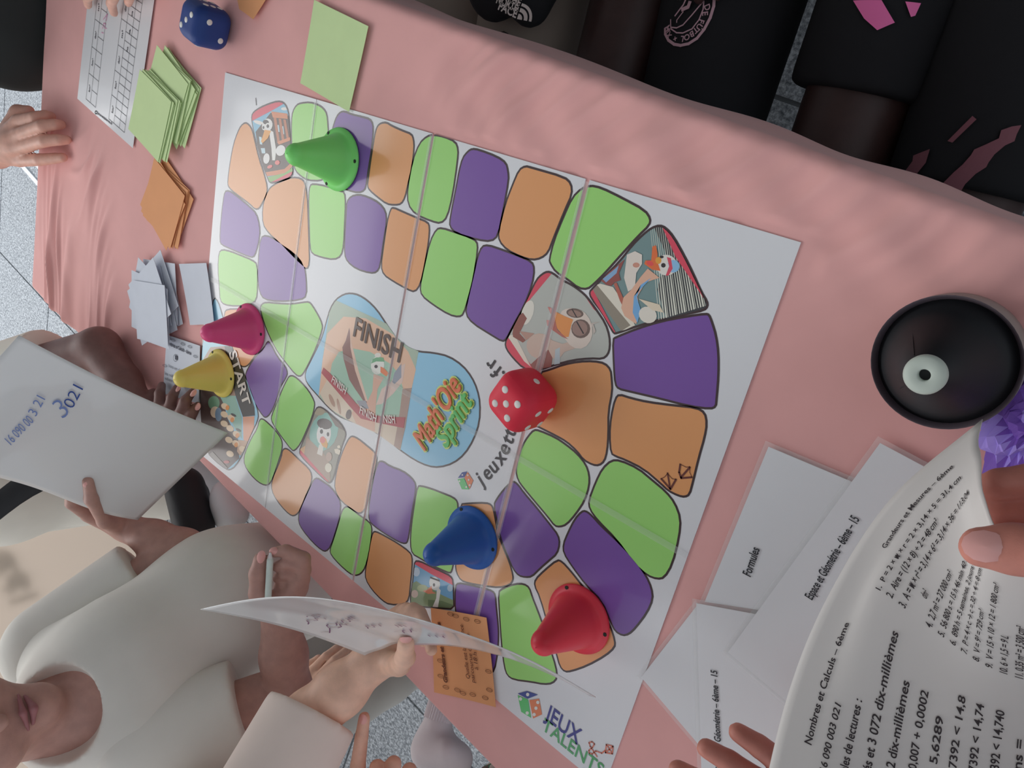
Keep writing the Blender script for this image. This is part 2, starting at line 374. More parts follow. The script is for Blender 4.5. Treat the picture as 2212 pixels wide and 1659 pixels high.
# small cross folds along the near long edge and the foot of the cloth
we = sst(0.03, 0.12, Yw + 0.11 * Xw) * sst(0.34, 0.48, Xw)
c2 = Xw * 17 + 1.2 * np.sin(Yw * 12 + Xw * 4)
Zw += top * we * ((0.5 + 0.5 * np.sin(Xw * 29 + Yw * 9)) * 0.0075 * ridge(c2, 6.5) + 0.0036 * ridge(c2 * 2.3 + .4 + Yw * 3, 5) + 0.0014 * np.sin(Xw * 70 + Yw * 45 + 2 * np.sin(Yw * 30)))
wn = sst(0.86, 0.92, Xw + 0.34 * (Yw + 0.3)) * (1 - sst(-0.05, 0.1, Yw)) * sst(1.0, 1.15, Xw)
Zw += top * wn * 0.003 * np.sin(Xw * 40 + Yw * 25)
Zw += 0.0004 * np.sin(Xw * 23 + 3 * np.sin(Yw * 11)) * np.sin(Yw * 19 + Xw * 7) * top
Zw = np.where((Xw > -.02) & (Xw < .86) & (Yw < .01) & (Yw > -.6), np.minimum(Zw, -0.0012), Zw)
n0, n1_ = PP.shape
V = np.stack([Xw, Yw, Zw], -1).reshape(-1, 3); I = np.arange(n0 * n1_).reshape(n0, n1_)
Fq = np.stack([I[:-1, :-1], I[1:, :-1], I[1:, 1:], I[:-1, 1:]], -1).reshape(-1, 4)
tag(mk('tablecloth', V, Fq, pink, None, None, True), 'salmon pink cotton cloth covering the table, creased at the far corner', 'tablecloth')

# ================================================================== game board: eight laminated pages joined edge to edge
board = thing('game_board', (0.42, -0.297, -0.001), 'large white laminated race board game with green, orange and purple spaces', 'board game')
paper = mat('laminated_paper', ob(190, 191, 194), 0.4, 0.4, coat=0.4, coat_r=0.1)
film = mat('clear_film', (0.9, 0.9, 0.9), 0.12, 0.5, trans=0.86)
PW, PH = 0.21, 0.2971
gapx = {0: (0, .0006), 1: (.0006, .0018), 2: (.0018, .0023), 3: (.0023, 0)}
PAN = []
for i in range(4):
    for j in range(2):
        x0 = i * PW + gapx[i][0]; x1 = (i + 1) * PW - gapx[i][1]; y1 = -j * PH; y0 = -(j + 1) * PH
        PAN.append((x0, x1, y0, y1)); v, f = boxv(x0, x1, y0, y1, -0.001, 0.0); mk('page', v, f, paper, board)
def on_pages(poly):
    out = []
    for i in range(4):
        x0, x1 = i * PW + gapx[i][0], (i + 1) * PW - gapx[i][1]
        q = clip(clip(poly, (-1, 0), -x0), (1, 0), x1); q = clip(clip(q, (0, -1), 2 * PH), (0, 1), 0.0) if len(q) > 2 else []
        if len(q) > 2: out.append(q)
    return out
line = mat('print_outline', ob(52, 38, 40), 0.35, 0.4, coat=0.5, coat_r=0.1)
GRN, ORG, PUR, BLU = (128, 178, 96), (214, 150, 98), (98, 66, 132), (118, 164, 188)
def inset(poly, d):
    c = np.mean(np.array(poly), 0); r = np.sqrt(np.mean(np.sum((np.array(poly) - c) ** 2, 1)))
    n = len(poly); A = np.array(poly); s = np.sum(A[:, 0] * np.roll(A[:, 1], -1) - np.roll(A[:, 0], -1) * A[:, 1]); sg_ = 1 if s > 0 else -1
    t = np.roll(A, -1, 0) - np.roll(A, 1, 0); nn = np.stack([-t[:, 1], t[:, 0]], 1) * sg_; nn /= np.linalg.norm(nn, axis=1, keepdims=True) + 1e-9
    return [tuple(p) for p in A + nn * d]
def space(pts, colr, name='space', art=None, width=0.0022):
    w = smooth_poly(polypx(pts, 0.0), 1); mb_ = MB()
    for q in on_pages(w): mb_.poly(q, 0.0002, line)
    fill = inset(w, width); fm_ = pm(*colr) if isinstance(colr, tuple) else colr
    for q in on_pages(fill): mb_.poly(q, 0.0003, fm_)
    o = mb_.build(name, board)
    if art:
        hv = hull(fill); am = MB(); z = 0.00036
        for col, pl in art:
            z += 0.000012
            pw = clip_convex(polypx(pl, 0.0), hv)
            if len(pw) > 2:
                for q in on_pages(pw): am.poly(q, z, pm(*col))
        if am.v: am.build('printed_picture', o)
    return o
A_ = lambda p: C4(400, 100, p); B_ = lambda p: C4(1050, 450, p); D_ = lambda p: C4(900, 750, p); F_ = lambda p: C4(450, 850, p)
G_ = lambda p: C4(300, 600, p); H_ = lambda p: C4(850, 1000, p); K_ = lambda p: C4(650, 600, p); L_ = lambda p: C4(900, 1244, p)
def art(cv, items): return [(c, cv(p)) for c, p in items]
SP = [
 (A_([(520,650),(555,670),(585,720),(610,830),(640,960),(690,1110),(715,1210),(710,1280),(665,1370),(640,1410),(605,1415),(560,1370),(480,1310),(400,1250),(368,1210),(365,1160),(385,1000),(415,840),(450,740),(480,680)]), ORG),
 (A_([(960,500),(1000,482),(1080,475),(1150,495),(1200,530),(1230,580),(1240,680),(1245,800),(1240,950),(1225,1080),(1205,1145),(1170,1170),(1060,1165),(1000,1130),(950,1080),(930,1000),(915,800),(915,640),(925,560)]), GRN),
 (A_([(1340,560),(1380,553),(1440,580),(1530,600),(1600,620),(1630,670),(1630,760),(1615,900),(1590,1050),(1570,1200),(1555,1250),(1500,1275),(1400,1250),(1300,1200),(1260,1100),(1250,900),(1260,750),(1280,670),(1305,600)]), PUR),
 (A_([(1690,655),(1740,648),(1790,680),(1880,720),(1960,750),(1980,800),(1985,880),(1965,1050),(1930,1200),(1905,1310),(1870,1370),(1810,1380),(1740,1370),(1660,1310),(1590,1250),(1570,1210),(1580,1130),(1600,980),(1620,850),(1640,730),(1660,680)]), ORG),
 ([(922,292),(937,289),(960,293),(985,304),(992,322),(990,350),(980,420),(968,470),(953,485),(932,480),(897,465),(880,442),(879,407),(890,347),(905,308)], GRN),
 ([(1010,325),(1020,319),(1035,321),(1075,336),(1095,350),(1100,370),(1101,390),(1090,450),(1078,510),(1062,524),(1030,520),(985,506),(970,490),(971,470),(985,400),(990,370),(998,340)], PUR),
 ([(1120,365),(1135,356),(1150,360),(1220,380),(1236,395),(1238,420),(1222,455),(1197,517),(1186,547),(1170,560),(1150,564),(1125,557),(1095,542),(1077,522),(1075,500),(1090,440),(1105,400)], ORG),
 ([(1275,398),(1300,403),(1345,425),(1395,452),(1408,472),(1405,488),(1380,512),(1350,545),(1310,590),(1285,615),(1270,627),(1250,625),(1225,605),(1200,590),(1187,570),(1185,560),(1195,520),(1215,470),(1235,425),(1255,405)], GRN),
 ([(1322,732),(1330,726),(1375,708),(1425,692),(1488,680),(1525,675),(1534,678),(1541,695),(1550,725),(1555,762),(1555,812),(1551,860),(1549,880),(1535,886),(1490,880),(1420,862),(1360,848),(1335,842),(1327,830),(1324,790)], PUR),
 (D_([(1060,210),(1150,185),(1270,140),(1400,115),(1530,110),(1630,130),(1685,190),(1695,280),(1700,380),(1665,560),(1665,750),(1655,900),(1630,990),(1580,1030),(1520,1025),(1440,980),(1380,900),(1290,820),(1200,770),(1080,710),(1020,680),(980,600),(990,400)]), ORG),
 ([(1327,860),(1337,849),(1365,858),(1400,866),(1455,873),(1505,878),(1525,890),(1530,915),(1525,945),(1512,990),(1500,1040),(1492,1070),(1480,1076),(1465,1073),(1443,1062),(1425,1045),(1390,1015),(1350,995),(1330,988),(1318,980),(1315,940),(1318,900)], ORG),
 (D_([(1010,705),(1060,710),(1200,770),(1290,830),(1390,910),(1470,1010),(1500,1100),(1500,1200),(1460,1330),(1380,1450),(1300,1540),(1240,1560),(1190,1550),(1130,1470),(1020,1340),(920,1220),(870,1150),(850,1060),(870,960),(910,840),(960,760)]), GRN),
 ([(1320,992),(1340,992),(1380,1010),(1410,1035),(1440,1060),(1460,1085),(1473,1120),(1470,1160),(1455,1220),(1437,1250),(1420,1253),(1398,1245),(1370,1220),(1330,1165),(1290,1125),(1272,1100),(1270,1080),(1285,1040),(1300,1010)], GRN),
 ([(1255,1103),(1265,1101),(1278,1110),(1300,1135),(1338,1170),(1375,1210),(1398,1243),(1410,1270),(1413,1295),(1400,1325),(1375,1358),(1360,1372),(1345,1375),(1328,1365),(1318,1345),(1300,1300),(1265,1265),(1235,1225),(1216,1195),(1215,1175),(1225,1150),(1240,1120)], PUR),
 (H_([(1010,160),(1040,150),(1080,180),(1130,250),(1250,390),(1360,530),(1430,620),(1445,700),(1420,790),(1350,850),(1270,920),(1200,990),(1140,995),(1080,980),(1030,920),(980,800),(920,650),(890,500),(860,360),(890,300),(950,220)]), PUR),
 ([(1203,1207),(1215,1211),(1235,1233),(1260,1265),(1300,1310),(1320,1350),(1331,1385),(1330,1400),(1310,1418),(1270,1440),(1235,1452),(1220,1453),(1208,1440),(1200,1410),(1185,1360),(1165,1290),(1153,1265),(1155,1250),(1175,1230)], ORG),
 (H_([(570,350),(650,340),(800,335),(850,355),(870,400),(890,500),(905,600),(950,720),(1010,860),(1040,970),(1040,1020),(1010,1060),(920,1085),(790,1070),(650,1045),(580,1020),(540,950),(530,880),(540,600)]), ORG),
 (H_([(205,195),(240,190),(330,215),(420,250),(520,290),(560,330),(565,400),(560,600),(530,850),(510,940),(490,960),(420,930),(330,890),(230,830),(160,790),(140,700),(150,540),(180,330)]), GRN),
 ([(982,1265),(990,1257),(1012,1261),(1047,1269),(1065,1275),(1072,1285),(1074,1312),(1078,1350),(1079,1375),(1077,1410),(1070,1450),(1058,1457),(1030,1450),(1005,1430),(992,1380),(982,1320)], PUR),
 ([(1075,1278),(1085,1269),(1112,1259),(1132,1259),(1145,1268),(1152,1290),(1162,1315),(1175,1350),(1190,1400),(1203,1440),(1206,1465),(1195,1478),(1175,1480),(1150,1475),(1110,1470),(1095,1460),(1088,1440),(1082,1390),(1078,1330)], GRN),
 ([(805,1148),(812,1146),(830,1155),(860,1172),(885,1190),(892,1202),(892,1225),(888,1265),(885,1295),(875,1307),(842,1308),(825,1298),(803,1275),(789,1252),(788,1232),(795,1195),(800,1165)], ORG),
 (F_([(1470,580),(1510,577),(1570,620),(1680,660),(1760,720),(1800,780),(1795,860),(1770,1000),(1750,1150),(1730,1280),(1705,1305),(1650,1290),(1530,1220),(1430,1150),(1385,1100),(1380,1000),(1400,850),(1430,700),(1450,630)]), PUR),
 (F_([(1180,970),(1220,975),(1300,1040),(1390,1100),(1420,1150),(1415,1250),(1390,1400),(1360,1510),(1320,1565),(1270,1580),(1220,1560),(1130,1480),(1060,1400),(1045,1350),(1080,1250),(1120,1120),(1150,1010)]), GRN),
 (F_([(1220,370),(1250,360),(1300,385),(1380,450),(1450,510),(1465,570),(1440,680),(1405,820),(1385,950),(1350,1020),(1310,1045),(1260,1020),(1150,940),(1100,860),(1085,780),(1110,640),(1150,510),(1190,420)]), ORG),
 (F_([(905,740),(940,720),(1000,760),(1060,800),(1120,880),(1150,940),(1145,1050),(1110,1180),(1060,1330),(1020,1370),(980,1360),(900,1290),(810,1180),(775,1110),(780,1020),(830,900),(870,820)]), PUR),
 (F_([(640,480),(670,465),(710,490),(780,560),(870,640),(900,700),(895,780),(850,880),(810,980),(780,1040),(740,1065),(700,1050),(630,980),(560,880),(540,800),(555,720),(600,620),(630,540)]), ORG),
 (F_([(440,220),(470,210),(520,250),(580,310),(630,380),(645,430),(640,500),(600,620),(560,740),(530,790),(490,800),(430,770),(360,700),(310,620),(305,540),(330,470),(370,380),(420,300)]), GRN),
 (G_([(1300,840),(1340,840),(1400,890),(1470,970),(1520,1060),(1525,1110),(1500,1210),(1450,1330),(1400,1440),(1350,1500),(1320,1495),(1240,1390),(1170,1290),(1140,1230),(1145,1180),(1200,1050),(1240,950),(1280,870)]), GRN),
 (G_([(1110,540),(1140,560),(1200,680),(1270,760),(1290,820),(1280,860),(1220,960),(1190,1070),(1140,1180),(1100,1215),(1070,1200),(1000,1090),(950,960),(920,860),(920,820),(960,740),(1020,660),(1080,600)]), PUR),
 (G_([(1060,220),(1100,205),(1200,215),(1320,220),(1420,205),(1470,200),(1500,230),(1560,330),(1590,400),(1590,450),(1540,600),(1470,750),(1420,840),(1390,860),(1350,840),(1270,740),(1200,650),(1150,560),(1100,450),(1060,330),(1045,260)]), GRN),
 (G_([(735,300),(760,265),(880,262),(1000,300),(1050,380),(1085,480),(1080,560),(1000,690),(950,760),(910,778),(870,760),(830,670),(780,520),(740,400)]), ORG),
 ([(562,512),(575,506),(600,518),(640,545),(658,568),(663,600),(664,640),(650,650),(600,653),(570,648),(560,632),(556,600),(557,560)], PUR),
 ([(472,545),(480,537),(500,542),(520,550),(545,560),(557,570),(558,620),(555,650),(540,660),(510,663),(485,660),(475,650),(473,620),(470,580)], GRN),
 ([(485,412),(495,410),(510,420),(540,445),(555,460),(562,485),(563,510),(555,545),(548,558),(535,555),(500,540),(478,530),(474,520),(476,480),(481,435)], PUR),
 ([(580,408),(590,398),(612,388),(632,381),(650,383),(660,393),(665,420),(667,470),(669,530),(670,570),(664,584),(650,575),(625,550),(600,523),(580,505),(567,485),(566,450),(572,425)], ORG),
 ([(669,399),(677,395),(705,400),(732,410),(746,414),(748,440),(746,480),(744,530),(738,555),(722,563),(695,558),(674,550),(669,535),(667,480),(666,420)], GRN),
 ([(748,435),(758,422),(775,418),(795,423),(820,436),(835,455),(837,480),(830,520),(823,575),(815,590),(800,592),(770,583),(750,567),(743,550),(744,510),(747,460)], PUR),
 ([(843,450),(850,446),(870,455),(900,468),(925,478),(930,490),(928,520),(920,570),(910,615),(897,633),(880,627),(850,610),(828,595),(822,575),(828,530),(835,480)], ORG),
 ([(942,493),(955,490),(985,500),(1015,510),(1032,520),(1034,540),(1025,600),(1015,640),(1003,680),(992,687),(970,682),(935,660),(910,640),(906,620),(915,575),(928,520)], GRN),
 ([(1040,530),(1055,527),(1085,537),(1120,550),(1150,563),(1157,580),(1152,615),(1135,660),(1110,705),(1095,735),(1085,740),(1060,725),(1020,700),(1005,680),(1007,655),(1020,600),(1030,555)], PUR),
]
for pts, colr in SP: space(pts, colr)
W_, K0 = (212, 208, 202), (45, 40, 42)
RED = (178, 62, 78)
# caged goose
space(A_([(800,465),(850,475),(885,520),(905,600),(915,800),(935,1000),(940,1100),(915,1140),(850,1165),(760,1190),(725,1180),(705,1130),(665,1030),(630,900),(590,740),(575,660),(570,600),(590,560),(650,520),(720,490)]), (104, 150, 172), 'picture_space', art(A_, [
 (RED, [(560,640),(580,540),(800,440),(880,480),(760,550),(580,645)]), (W_, EL(640,660,50,16,.3)), (W_, EL(860,540,30,14)),
 ((62,48,44), [(610,740),(740,575),(900,600),(915,800),(935,1010),(860,1100),(700,1110),(640,960)]),
 ((172,196,204), [(640,780),(662,785),(668,850),(648,845)]), ((172,196,204), [(655,880),(690,880),(695,925),(665,925)]), ((172,196,204), [(790,680),(812,680),(818,740),(798,740)]), ((172,196,204), [(835,690),(850,690),(858,760),(842,760)]),
 ((172,104,68), [(745,563),(885,582),(888,628),(760,615)]), ((150,88,58), [(765,615),(790,618),(822,835),(800,838)]), ((150,88,58), [(810,625),(832,628),(862,825),(840,828)]), ((150,88,58), [(850,632),(872,634),(902,810),(882,815)]),
 ((172,104,68), [(798,825),(908,785),(914,812),(812,850)]), ((172,104,68), [(690,1090),(860,1060),(935,990),(938,1030),(870,1100),(700,1125)]),
 ((110,145,80), [(715,1130),(860,1095),(940,1040),(930,1100),(735,1175)]),
 ((198,196,192), [(725,715),(765,740),(790,900),(780,985),(755,985),(748,880)]), ((214,212,208), EL(712,680,46,56,.2)), (K0, EL(700,655,26,20,.2)), ((240,240,238), EL(716,690,22,28)), (K0, EL(717,690,12,16)), ((240,240,238), EL(680,700,14,24)), (K0, EL(680,702,8,13)),
 ((218,150,60), [(690,722),(745,730),(718,795),(672,838),(658,822),(672,780)]), ((198,196,194), EL(828,900,40,48,.4)), ((198,196,194), EL(706,970,28,46,.1)), ((188,92,88), EL(735,1040,24,14,-.4)), ((188,92,88), EL(800,1005,22,20,-.4)),
 (RED, [(715,1190),(880,1105),(950,1070),(940,1150),(760,1200)])]))
# running goose
space(B_([(1425,160),(1500,135),(1560,160),(1630,240),(1720,400),(1800,560),(1870,720),(1920,800),(1925,850),(1890,890),(1750,920),(1500,970),(1300,1030),(1130,1090),(1100,1090),(1060,1020),(1000,910),(900,780),(885,720),(920,680),(1020,580),(1150,450),(1260,310),(1350,220)]), (96, 118, 118), 'picture_space', art(B_, [
 ((52,54,56), [(1440,140),(1540,150),(1900,800),(1900,900),(1560,960),(1480,700),(1560,400)])] +
 [((188,188,176), [(1420 + i * 17, 160 + i), (1423 + i * 17, 160 + i), (1497 + i * 20 + 3 * (i % 4), 960 - i * 6), (1492 + i * 20, 965 - i * 6)]) for i in range(0, 22)] + [
 ((196,190,176), [(900,680),(990,650),(1100,680),(1200,830),(1290,1010),(1180,1060)]), ((120,112,100), [(905,690),(960,660),(1250,1010),(1170,1060)]),
 (RED, [(880,730),(925,700),(1125,1080),(1095,1100)]), (RED, [(1525,165),(1560,150),(1930,800),(1905,810),(1640,420)]),
 ((122,66,62), [(975,610),(1080,540),(1200,440),(1150,560),(1165,620),(1110,640),(1085,670),(1040,660)]), ((110,140,170), [(1010,610),(1120,520),(1150,490),(1130,560),(1040,640)]),
 ((150,84,70), [(1105,650),(1130,640),(1190,780),(1280,850),(1200,880),(1160,800)]),
 ((205,196,186), [(1220,400),(1290,370),(1350,400),(1350,480),(1300,560),(1290,680),(1230,720),(1195,600),(1210,480)]), ((168,120,104), EL(1300,490,30,22)),
 ((190,150,128), [(1400,520),(1500,600),(1380,640),(1310,760),(1330,880),(1300,1000),(1200,930),(1170,860),(1190,770),(1260,700),(1340,590)]),
 ((96,140,178), [(1430,600),(1340,660),(1305,770),(1340,880),(1310,990),(1270,900),(1280,760)]), ((214,208,196), EL(1400,920,80,70,.5)), ((206,192,170), [(1320,780),(1500,830),(1535,900),(1440,880)]),
 ((216,212,204), EL(1560,490,95,90,.3)), ((120,160,190), EL(1620,500,55,55)), (RED, [(1565,420),(1600,430),(1615,520),(1580,580),(1555,580),(1585,500)]), ((236,232,226), EL(1540,500,42,40)), (K0, EL(1535,492,20,20)), (K0, EL(1520,420,18,12)),
 ((206,104,60), [(1440,330),(1470,320),(1485,390),(1480,450),(1510,540),(1440,530),(1370,480),(1380,450),(1430,450),(1435,400)]), ((222,160,70), EL(1492,450,26,30)), ((190,70,70), EL(1420,475,32,20,.4))]))
# sleeping goose
space(B_([(530,535),(580,550),(650,605),(740,650),(820,705),(880,760),(960,870),(1040,990),(1075,1100),(1080,1200),(1060,1270),(1010,1310),(900,1305),(750,1320),(600,1360),(480,1400),(420,1415),(320,1390),(230,1300),(170,1220),(158,1160),(190,1090),(260,960),(330,840),(380,720),(430,610),(480,560)]), (150, 152, 146), 'picture_space', art(B_, [
 (RED, [(420,610),(530,520),(580,550),(330,850),(330,800)]), (RED, [(150,1180),(185,1110),(440,1410),(300,1400)]), (RED, [(830,720),(880,750),(1000,930),(930,870)]), (RED, [(1000,1310),(1070,1250),(1085,1300)]),
 ((186,182,172), EL(360,900,50,110,.3)), ((214,206,192), [(185,1100),(250,1090),(390,1370),(330,1320)]),
 ((120,72,64), [(230,1080),(250,960),(320,900),(355,950),(330,1000),(290,1080),(345,1140),(320,1160),(235,1110)]), ((150,118,106), [(290,1060),(420,1080),(350,1140)]),
 ((166,146,134), EL(470,1190,120,110,.3)), ((166,146,134), [(520,1120),(660,1170),(760,1140),(800,1200),(680,1240),(640,1290),(520,1300)]), ((150,160,164), [(600,1220),(640,1200),(640,1340),(590,1350)]),
 ((122,76,70), [(385,1350),(450,1290),(540,1220),(575,1290),(565,1370),(480,1400),(420,1405)]),
 ((178,166,156), EL(790,1040,130,175,-.2)), ((178,166,156), EL(760,940,120,75,.25)), ((92,76,70), EL(770,905,75,40,.15)), ((128,104,94), EL(768,908,58,28,.15)), ((92,76,70), EL(820,1040,82,82)), ((126,102,94), EL(812,1036,66,66)), (K0, [(740,870),(750,870),(790,940),(780,940)]), (K0, [(780,980),(790,975),(850,1080),(840,1085)]),
 ((214,140,80), [(600,890),(680,930),(755,960),(740,1000),(715,1110),(680,1110),(620,1040),(590,960)]), ((150,88,78), [(590,920),(620,1050),(710,1130),(660,1110),(560,1040),(570,960)]), ((168,104,98), [(535,850),(570,860),(580,920),(560,910)]), ((168,104,98), [(525,965),(560,965),(555,1040),(530,1010)]),
 ((160,150,142), [(905,990),(985,980),(930,1000),(950,1060),(930,1090),(925,1030)])]))
# lost goose
space(F_([(925,125),(960,105),(1010,130),(1080,190),(1150,250),(1190,320),(1195,370),(1160,460),(1120,600),(1090,730),(1060,780),(1030,775),(960,710),(880,630),(800,550),(780,500),(810,420),(850,330),(890,230)]), (122, 118, 106), 'picture_space', art(F_, [
 ((110,150,140), EL(1000,330,120,170,.3)), ((138,128,108), EL(960,150,50,40)), ((96,84,76), [(1010,130),(1150,250),(1190,330),(1100,280)]), ((140,118,102), [(850,370),(900,420),(1040,560),(1060,760),(1010,740),(830,520)]), ((190,150,110), [(790,480),(840,450),(830,520),(800,520)]),
 (RED, [(775,500),(800,490),(1050,770),(1030,790)]), ((196,190,180), [(960,440),(1000,440),(985,540),(940,520)]), ((190,188,184), EL(1000,350,62,100,.1)), ((70,60,58), EL(1006,262,66,46,.25)), ((232,230,226), EL(980,330,26,34)), (K0, EL(980,328,14,20)), ((232,230,226), EL(1038,355,20,34)), (K0, EL(1036,352,11,19)),
 ((208,150,80), [(985,370),(1020,390),(1035,440),(1025,475),(990,455),(965,410)]), ((196,112,104), EL(990,400,24,30)), ((150,126,112), EL(1045,545,26,40)), ((196,186,166), EL(1130,460,14,14)), ((196,186,166), [(1090,480),(1120,475),(1150,495),(1135,530),(1100,515)]), ((186,178,160), EL(1040,640,30,40))]))
# goose in a field
space(H_([(180,840),(230,840),(330,890),(420,930),(500,970),(525,1020),(525,1150),(530,1270),(400,1262),(150,1240),(140,1160),(160,1050),(170,930)]), (96, 138, 168), 'picture_space', art(H_, [
 ((110,126,96), [(140,1050),(200,1020),(260,1060),(330,1080),(420,1140),(530,1190),(530,1280),(140,1250)]), ((138,148,110), EL(250,1080,45,30)), ((84,104,76), [(300,1180),(420,1190),(530,1230),(530,1280),(300,1270)]), ((176,196,210), EL(490,1080,24,30)), ((176,190,205), EL(200,940,30,40)), ((168,150,140), EL(185,1130,30,34)),
 ((188,188,184), [(380,1060),(410,1100),(385,1250),(340,1240),(370,1170)]), ((206,206,202), EL(358,1040,46,60,-.3)), (K0, [(320,980),(400,1010),(400,1025),(318,995)]), ((236,236,232), EL(352,1050,20,28)), (K0, EL(352,1052,10,15)), ((222,138,110), [(330,1060),(340,1110),(370,1125),(300,1130),(255,1105),(290,1095)]),
 (RED, [(170,830),(230,830),(530,1000),(525,1060),(330,960),(180,870)])]))
# start arch
so = space([(462,640),(472,650),(480,675),(490,712),(507,765),(525,800),(540,832),(552,865),(560,895),(557,912),(545,935),(535,957),(527,980),(510,1008),(497,1017),(487,1014),(465,997),(447,978),(436,930),(431,850),(434,760),(442,715),(455,675)], (122, 166, 186), 'picture_space', art(G_, [
 ((70,56,54), [(520,880),(640,830),(720,960),(760,1200),(860,1400),(870,1560),(760,1660),(640,1640),(520,1300)]), ((112,148,136), [(690,1000),(830,1010),(890,1200),(890,1390),(830,1300),(740,1100)]), ((130,104,92), [(620,600),(745,590),(830,800),(840,1020),(700,1010),(560,700)]),
 ((44,42,42), [(740,590),(790,590),(900,790),(1000,1120),(1005,1190),(900,1200),(840,1030),(780,790)]), ((182,128,102), [(900,1200),(1000,1195),(995,1320),(950,1420),(905,1400)]), ((160,130,108), [(860,1400),(950,1410),(880,1540),(850,1500)]),
 ((92,126,104), EL(650,1080,50,60)), ((178,160,140), EL(660,1160,40,50)), ((90,110,130), EL(690,1180,30,60))] +
 [((196,174,146), EL(x, y, 34, 26, .5)) for x, y in ((800,1210),(745,1110),(740,1180),(845,1350),(790,1300),(840,1430),(790,1520),(900,1480),(740,1260),(780,1400))] +
 [((214,140,70), EL(x + 8, y + 12, 16, 22, .2)) for x, y in ((800,1215),(845,1350),(760,1110),(835,1430))] +
 [(K0, EL(x, y - 20, 26, 10, .5)) for x, y in ((820,1205),(862,1335))] + [((84,150,176), [(840,1680),(900,1560),(880,1640)]), ((150,70,70), EL(760,1590,26,14)), ((110,104,100), [(590,1540),(640,1500),(770,1640),(740,1660)])]))
mb = MB(); text_px(mb, 'START', G_([(778, 650)])[0], G_([(905, 1112)])[0], 0.030, 0.0012, pm(214, 206, 196), 0.02); mb.build('printed_lettering', so)
# finish blob
fo = space(K_([(430,125),(500,140),(580,190),(660,270),(740,390),(800,490),(860,560),(930,605),(1020,630),(1150,640),(1280,670),(1400,750),(1480,850),(1530,960),(1555,1080),(1550,1250),(1500,1400),(1420,1530),(1320,1610),(1200,1645),(1100,1635),(980,1580),(850,1490),(740,1400),(660,1350),(560,1290),(420,1240),(320,1200),(230,1120),(150,1030),(70,940),(35,880),(35,810),(80,720),(150,580),(190,480),(215,380),(250,260),(300,180),(370,135)]), BLU, 'finish_space', art(K_, [
 ((138,152,136), [(300,192),(740,395),(815,500),(870,555),(935,600),(1018,634),(862,1492),(740,1395),(660,1345),(560,1285),(420,1235),(320,1195),(230,1115),(155,1032),(190,700),(222,470),(250,270)]),
 ((206,168,142), [(230,480),(370,335),(560,350),(800,490),(930,640),(995,790),(960,950),(880,960),(850,830),(770,740),(600,640),(450,610),(330,640),(270,740),(240,900),(155,1025),(190,700)]),
 ((132,160,142), [(270,740),(330,640),(450,610),(600,640),(770,740),(850,830),(890,980),(890,1180),(640,1180),(520,1130),(380,930),(260,830)]),
 ((178,162,144), [(165,1000),(245,850),(400,1040),(640,1230),(850,1290),(830,1470),(660,1345),(420,1235),(230,1115)]), ((140,116,106), [(880,960),(960,950),(905,1290),(858,1488),(805,1450),(850,1200)]),
 ((118,84,78), [(420,430),(440,560),(500,800),(580,1080),(600,1100),(540,1060),(470,960),(420,880),(370,700),(360,600),(390,540)]), ((206,176,158), [(425,430),(440,560),(500,800),(585,1080),(560,1060),(470,800),(430,600)]),
 ((178,156,146), [(650,1100),(700,960),(780,900),(850,770),(905,740),(880,900),(800,1000),(700,1090)]), ((120,124,134), [(790,900),(810,820),(870,740),(870,860),(810,920)]),
 ((178,140,122), [(630,830),(720,860),(665,960),(650,1100),(640,1330),(480,1260),(440,1170),(480,1090),(570,1080),(620,980)]), ((128,128,134), [(480,1060),(560,1060),(590,1130),(520,1130)]), ((150,120,104), EL(270,1060,16,60,-.4)), ((150,120,104), EL(330,1110,12,70,-.2)), ((84,70,68), EL(415,1180,24,44,.2)),
 ((206,206,198), EL(665,755,58,80,.1)), ((92,140,104), [(610,740),(625,700),(670,682),(715,690),(722,725),(655,722)]), ((228,222,212), EL(668,668,28,20)), ((240,236,230), EL(650,765,30,28)), (K0, EL(652,766,15,15)), ((214,122,80), [(690,765),(720,780),(762,825),(740,852),(690,815)]),
 ((146,64,70), [(197,775),(260,830),(400,990),(520,1130),(620,1185),(700,1195),(905,1205),(890,1297),(680,1255),(520,1215),(420,1105),(310,975),(180,822)])]))
mb = MB(); z = 0.0013
text_px(mb, 'FINISH', K_([(448, 498)])[0], K_([(850, 733)])[0], 0.036, z, pm(70, 56, 52), 0.02); mb.build('printed_lettering', fo)
for a, b_ in (((262, 898), (382, 1008)), ((505, 1168), (648, 1250)), ((716, 1252), (816, 1258))): mb = MB(); text_px(mb, 'FINISH' if a[0] < 700 else 'NISH', K_([a])[0], K_([b_])[0], 0.0145, z, pm(226, 212, 206), 0.02); mb.build('ribbon_lettering', fo)
for body, a, b_, h, cc in (("Math'Oie", (1075, 1492), (1395, 940), 0.037, (226, 112, 66)), ('Sprint', (1262, 1470), (1490, 1075), 0.034, (72, 160, 84))):
    mb = MB(); pa_, pb_ = PX(*K_([a])[0], z), PX(*K_([b_])[0], z); text_layers(mb, body, pa_, pb_, h, z, pm(206, 222, 118), 0.15, .0030); text_layers(mb, body, pa_, pb_, h, z + .0012, pm(*cc), 0.15, .0009); mb.build('title_lettering', fo)
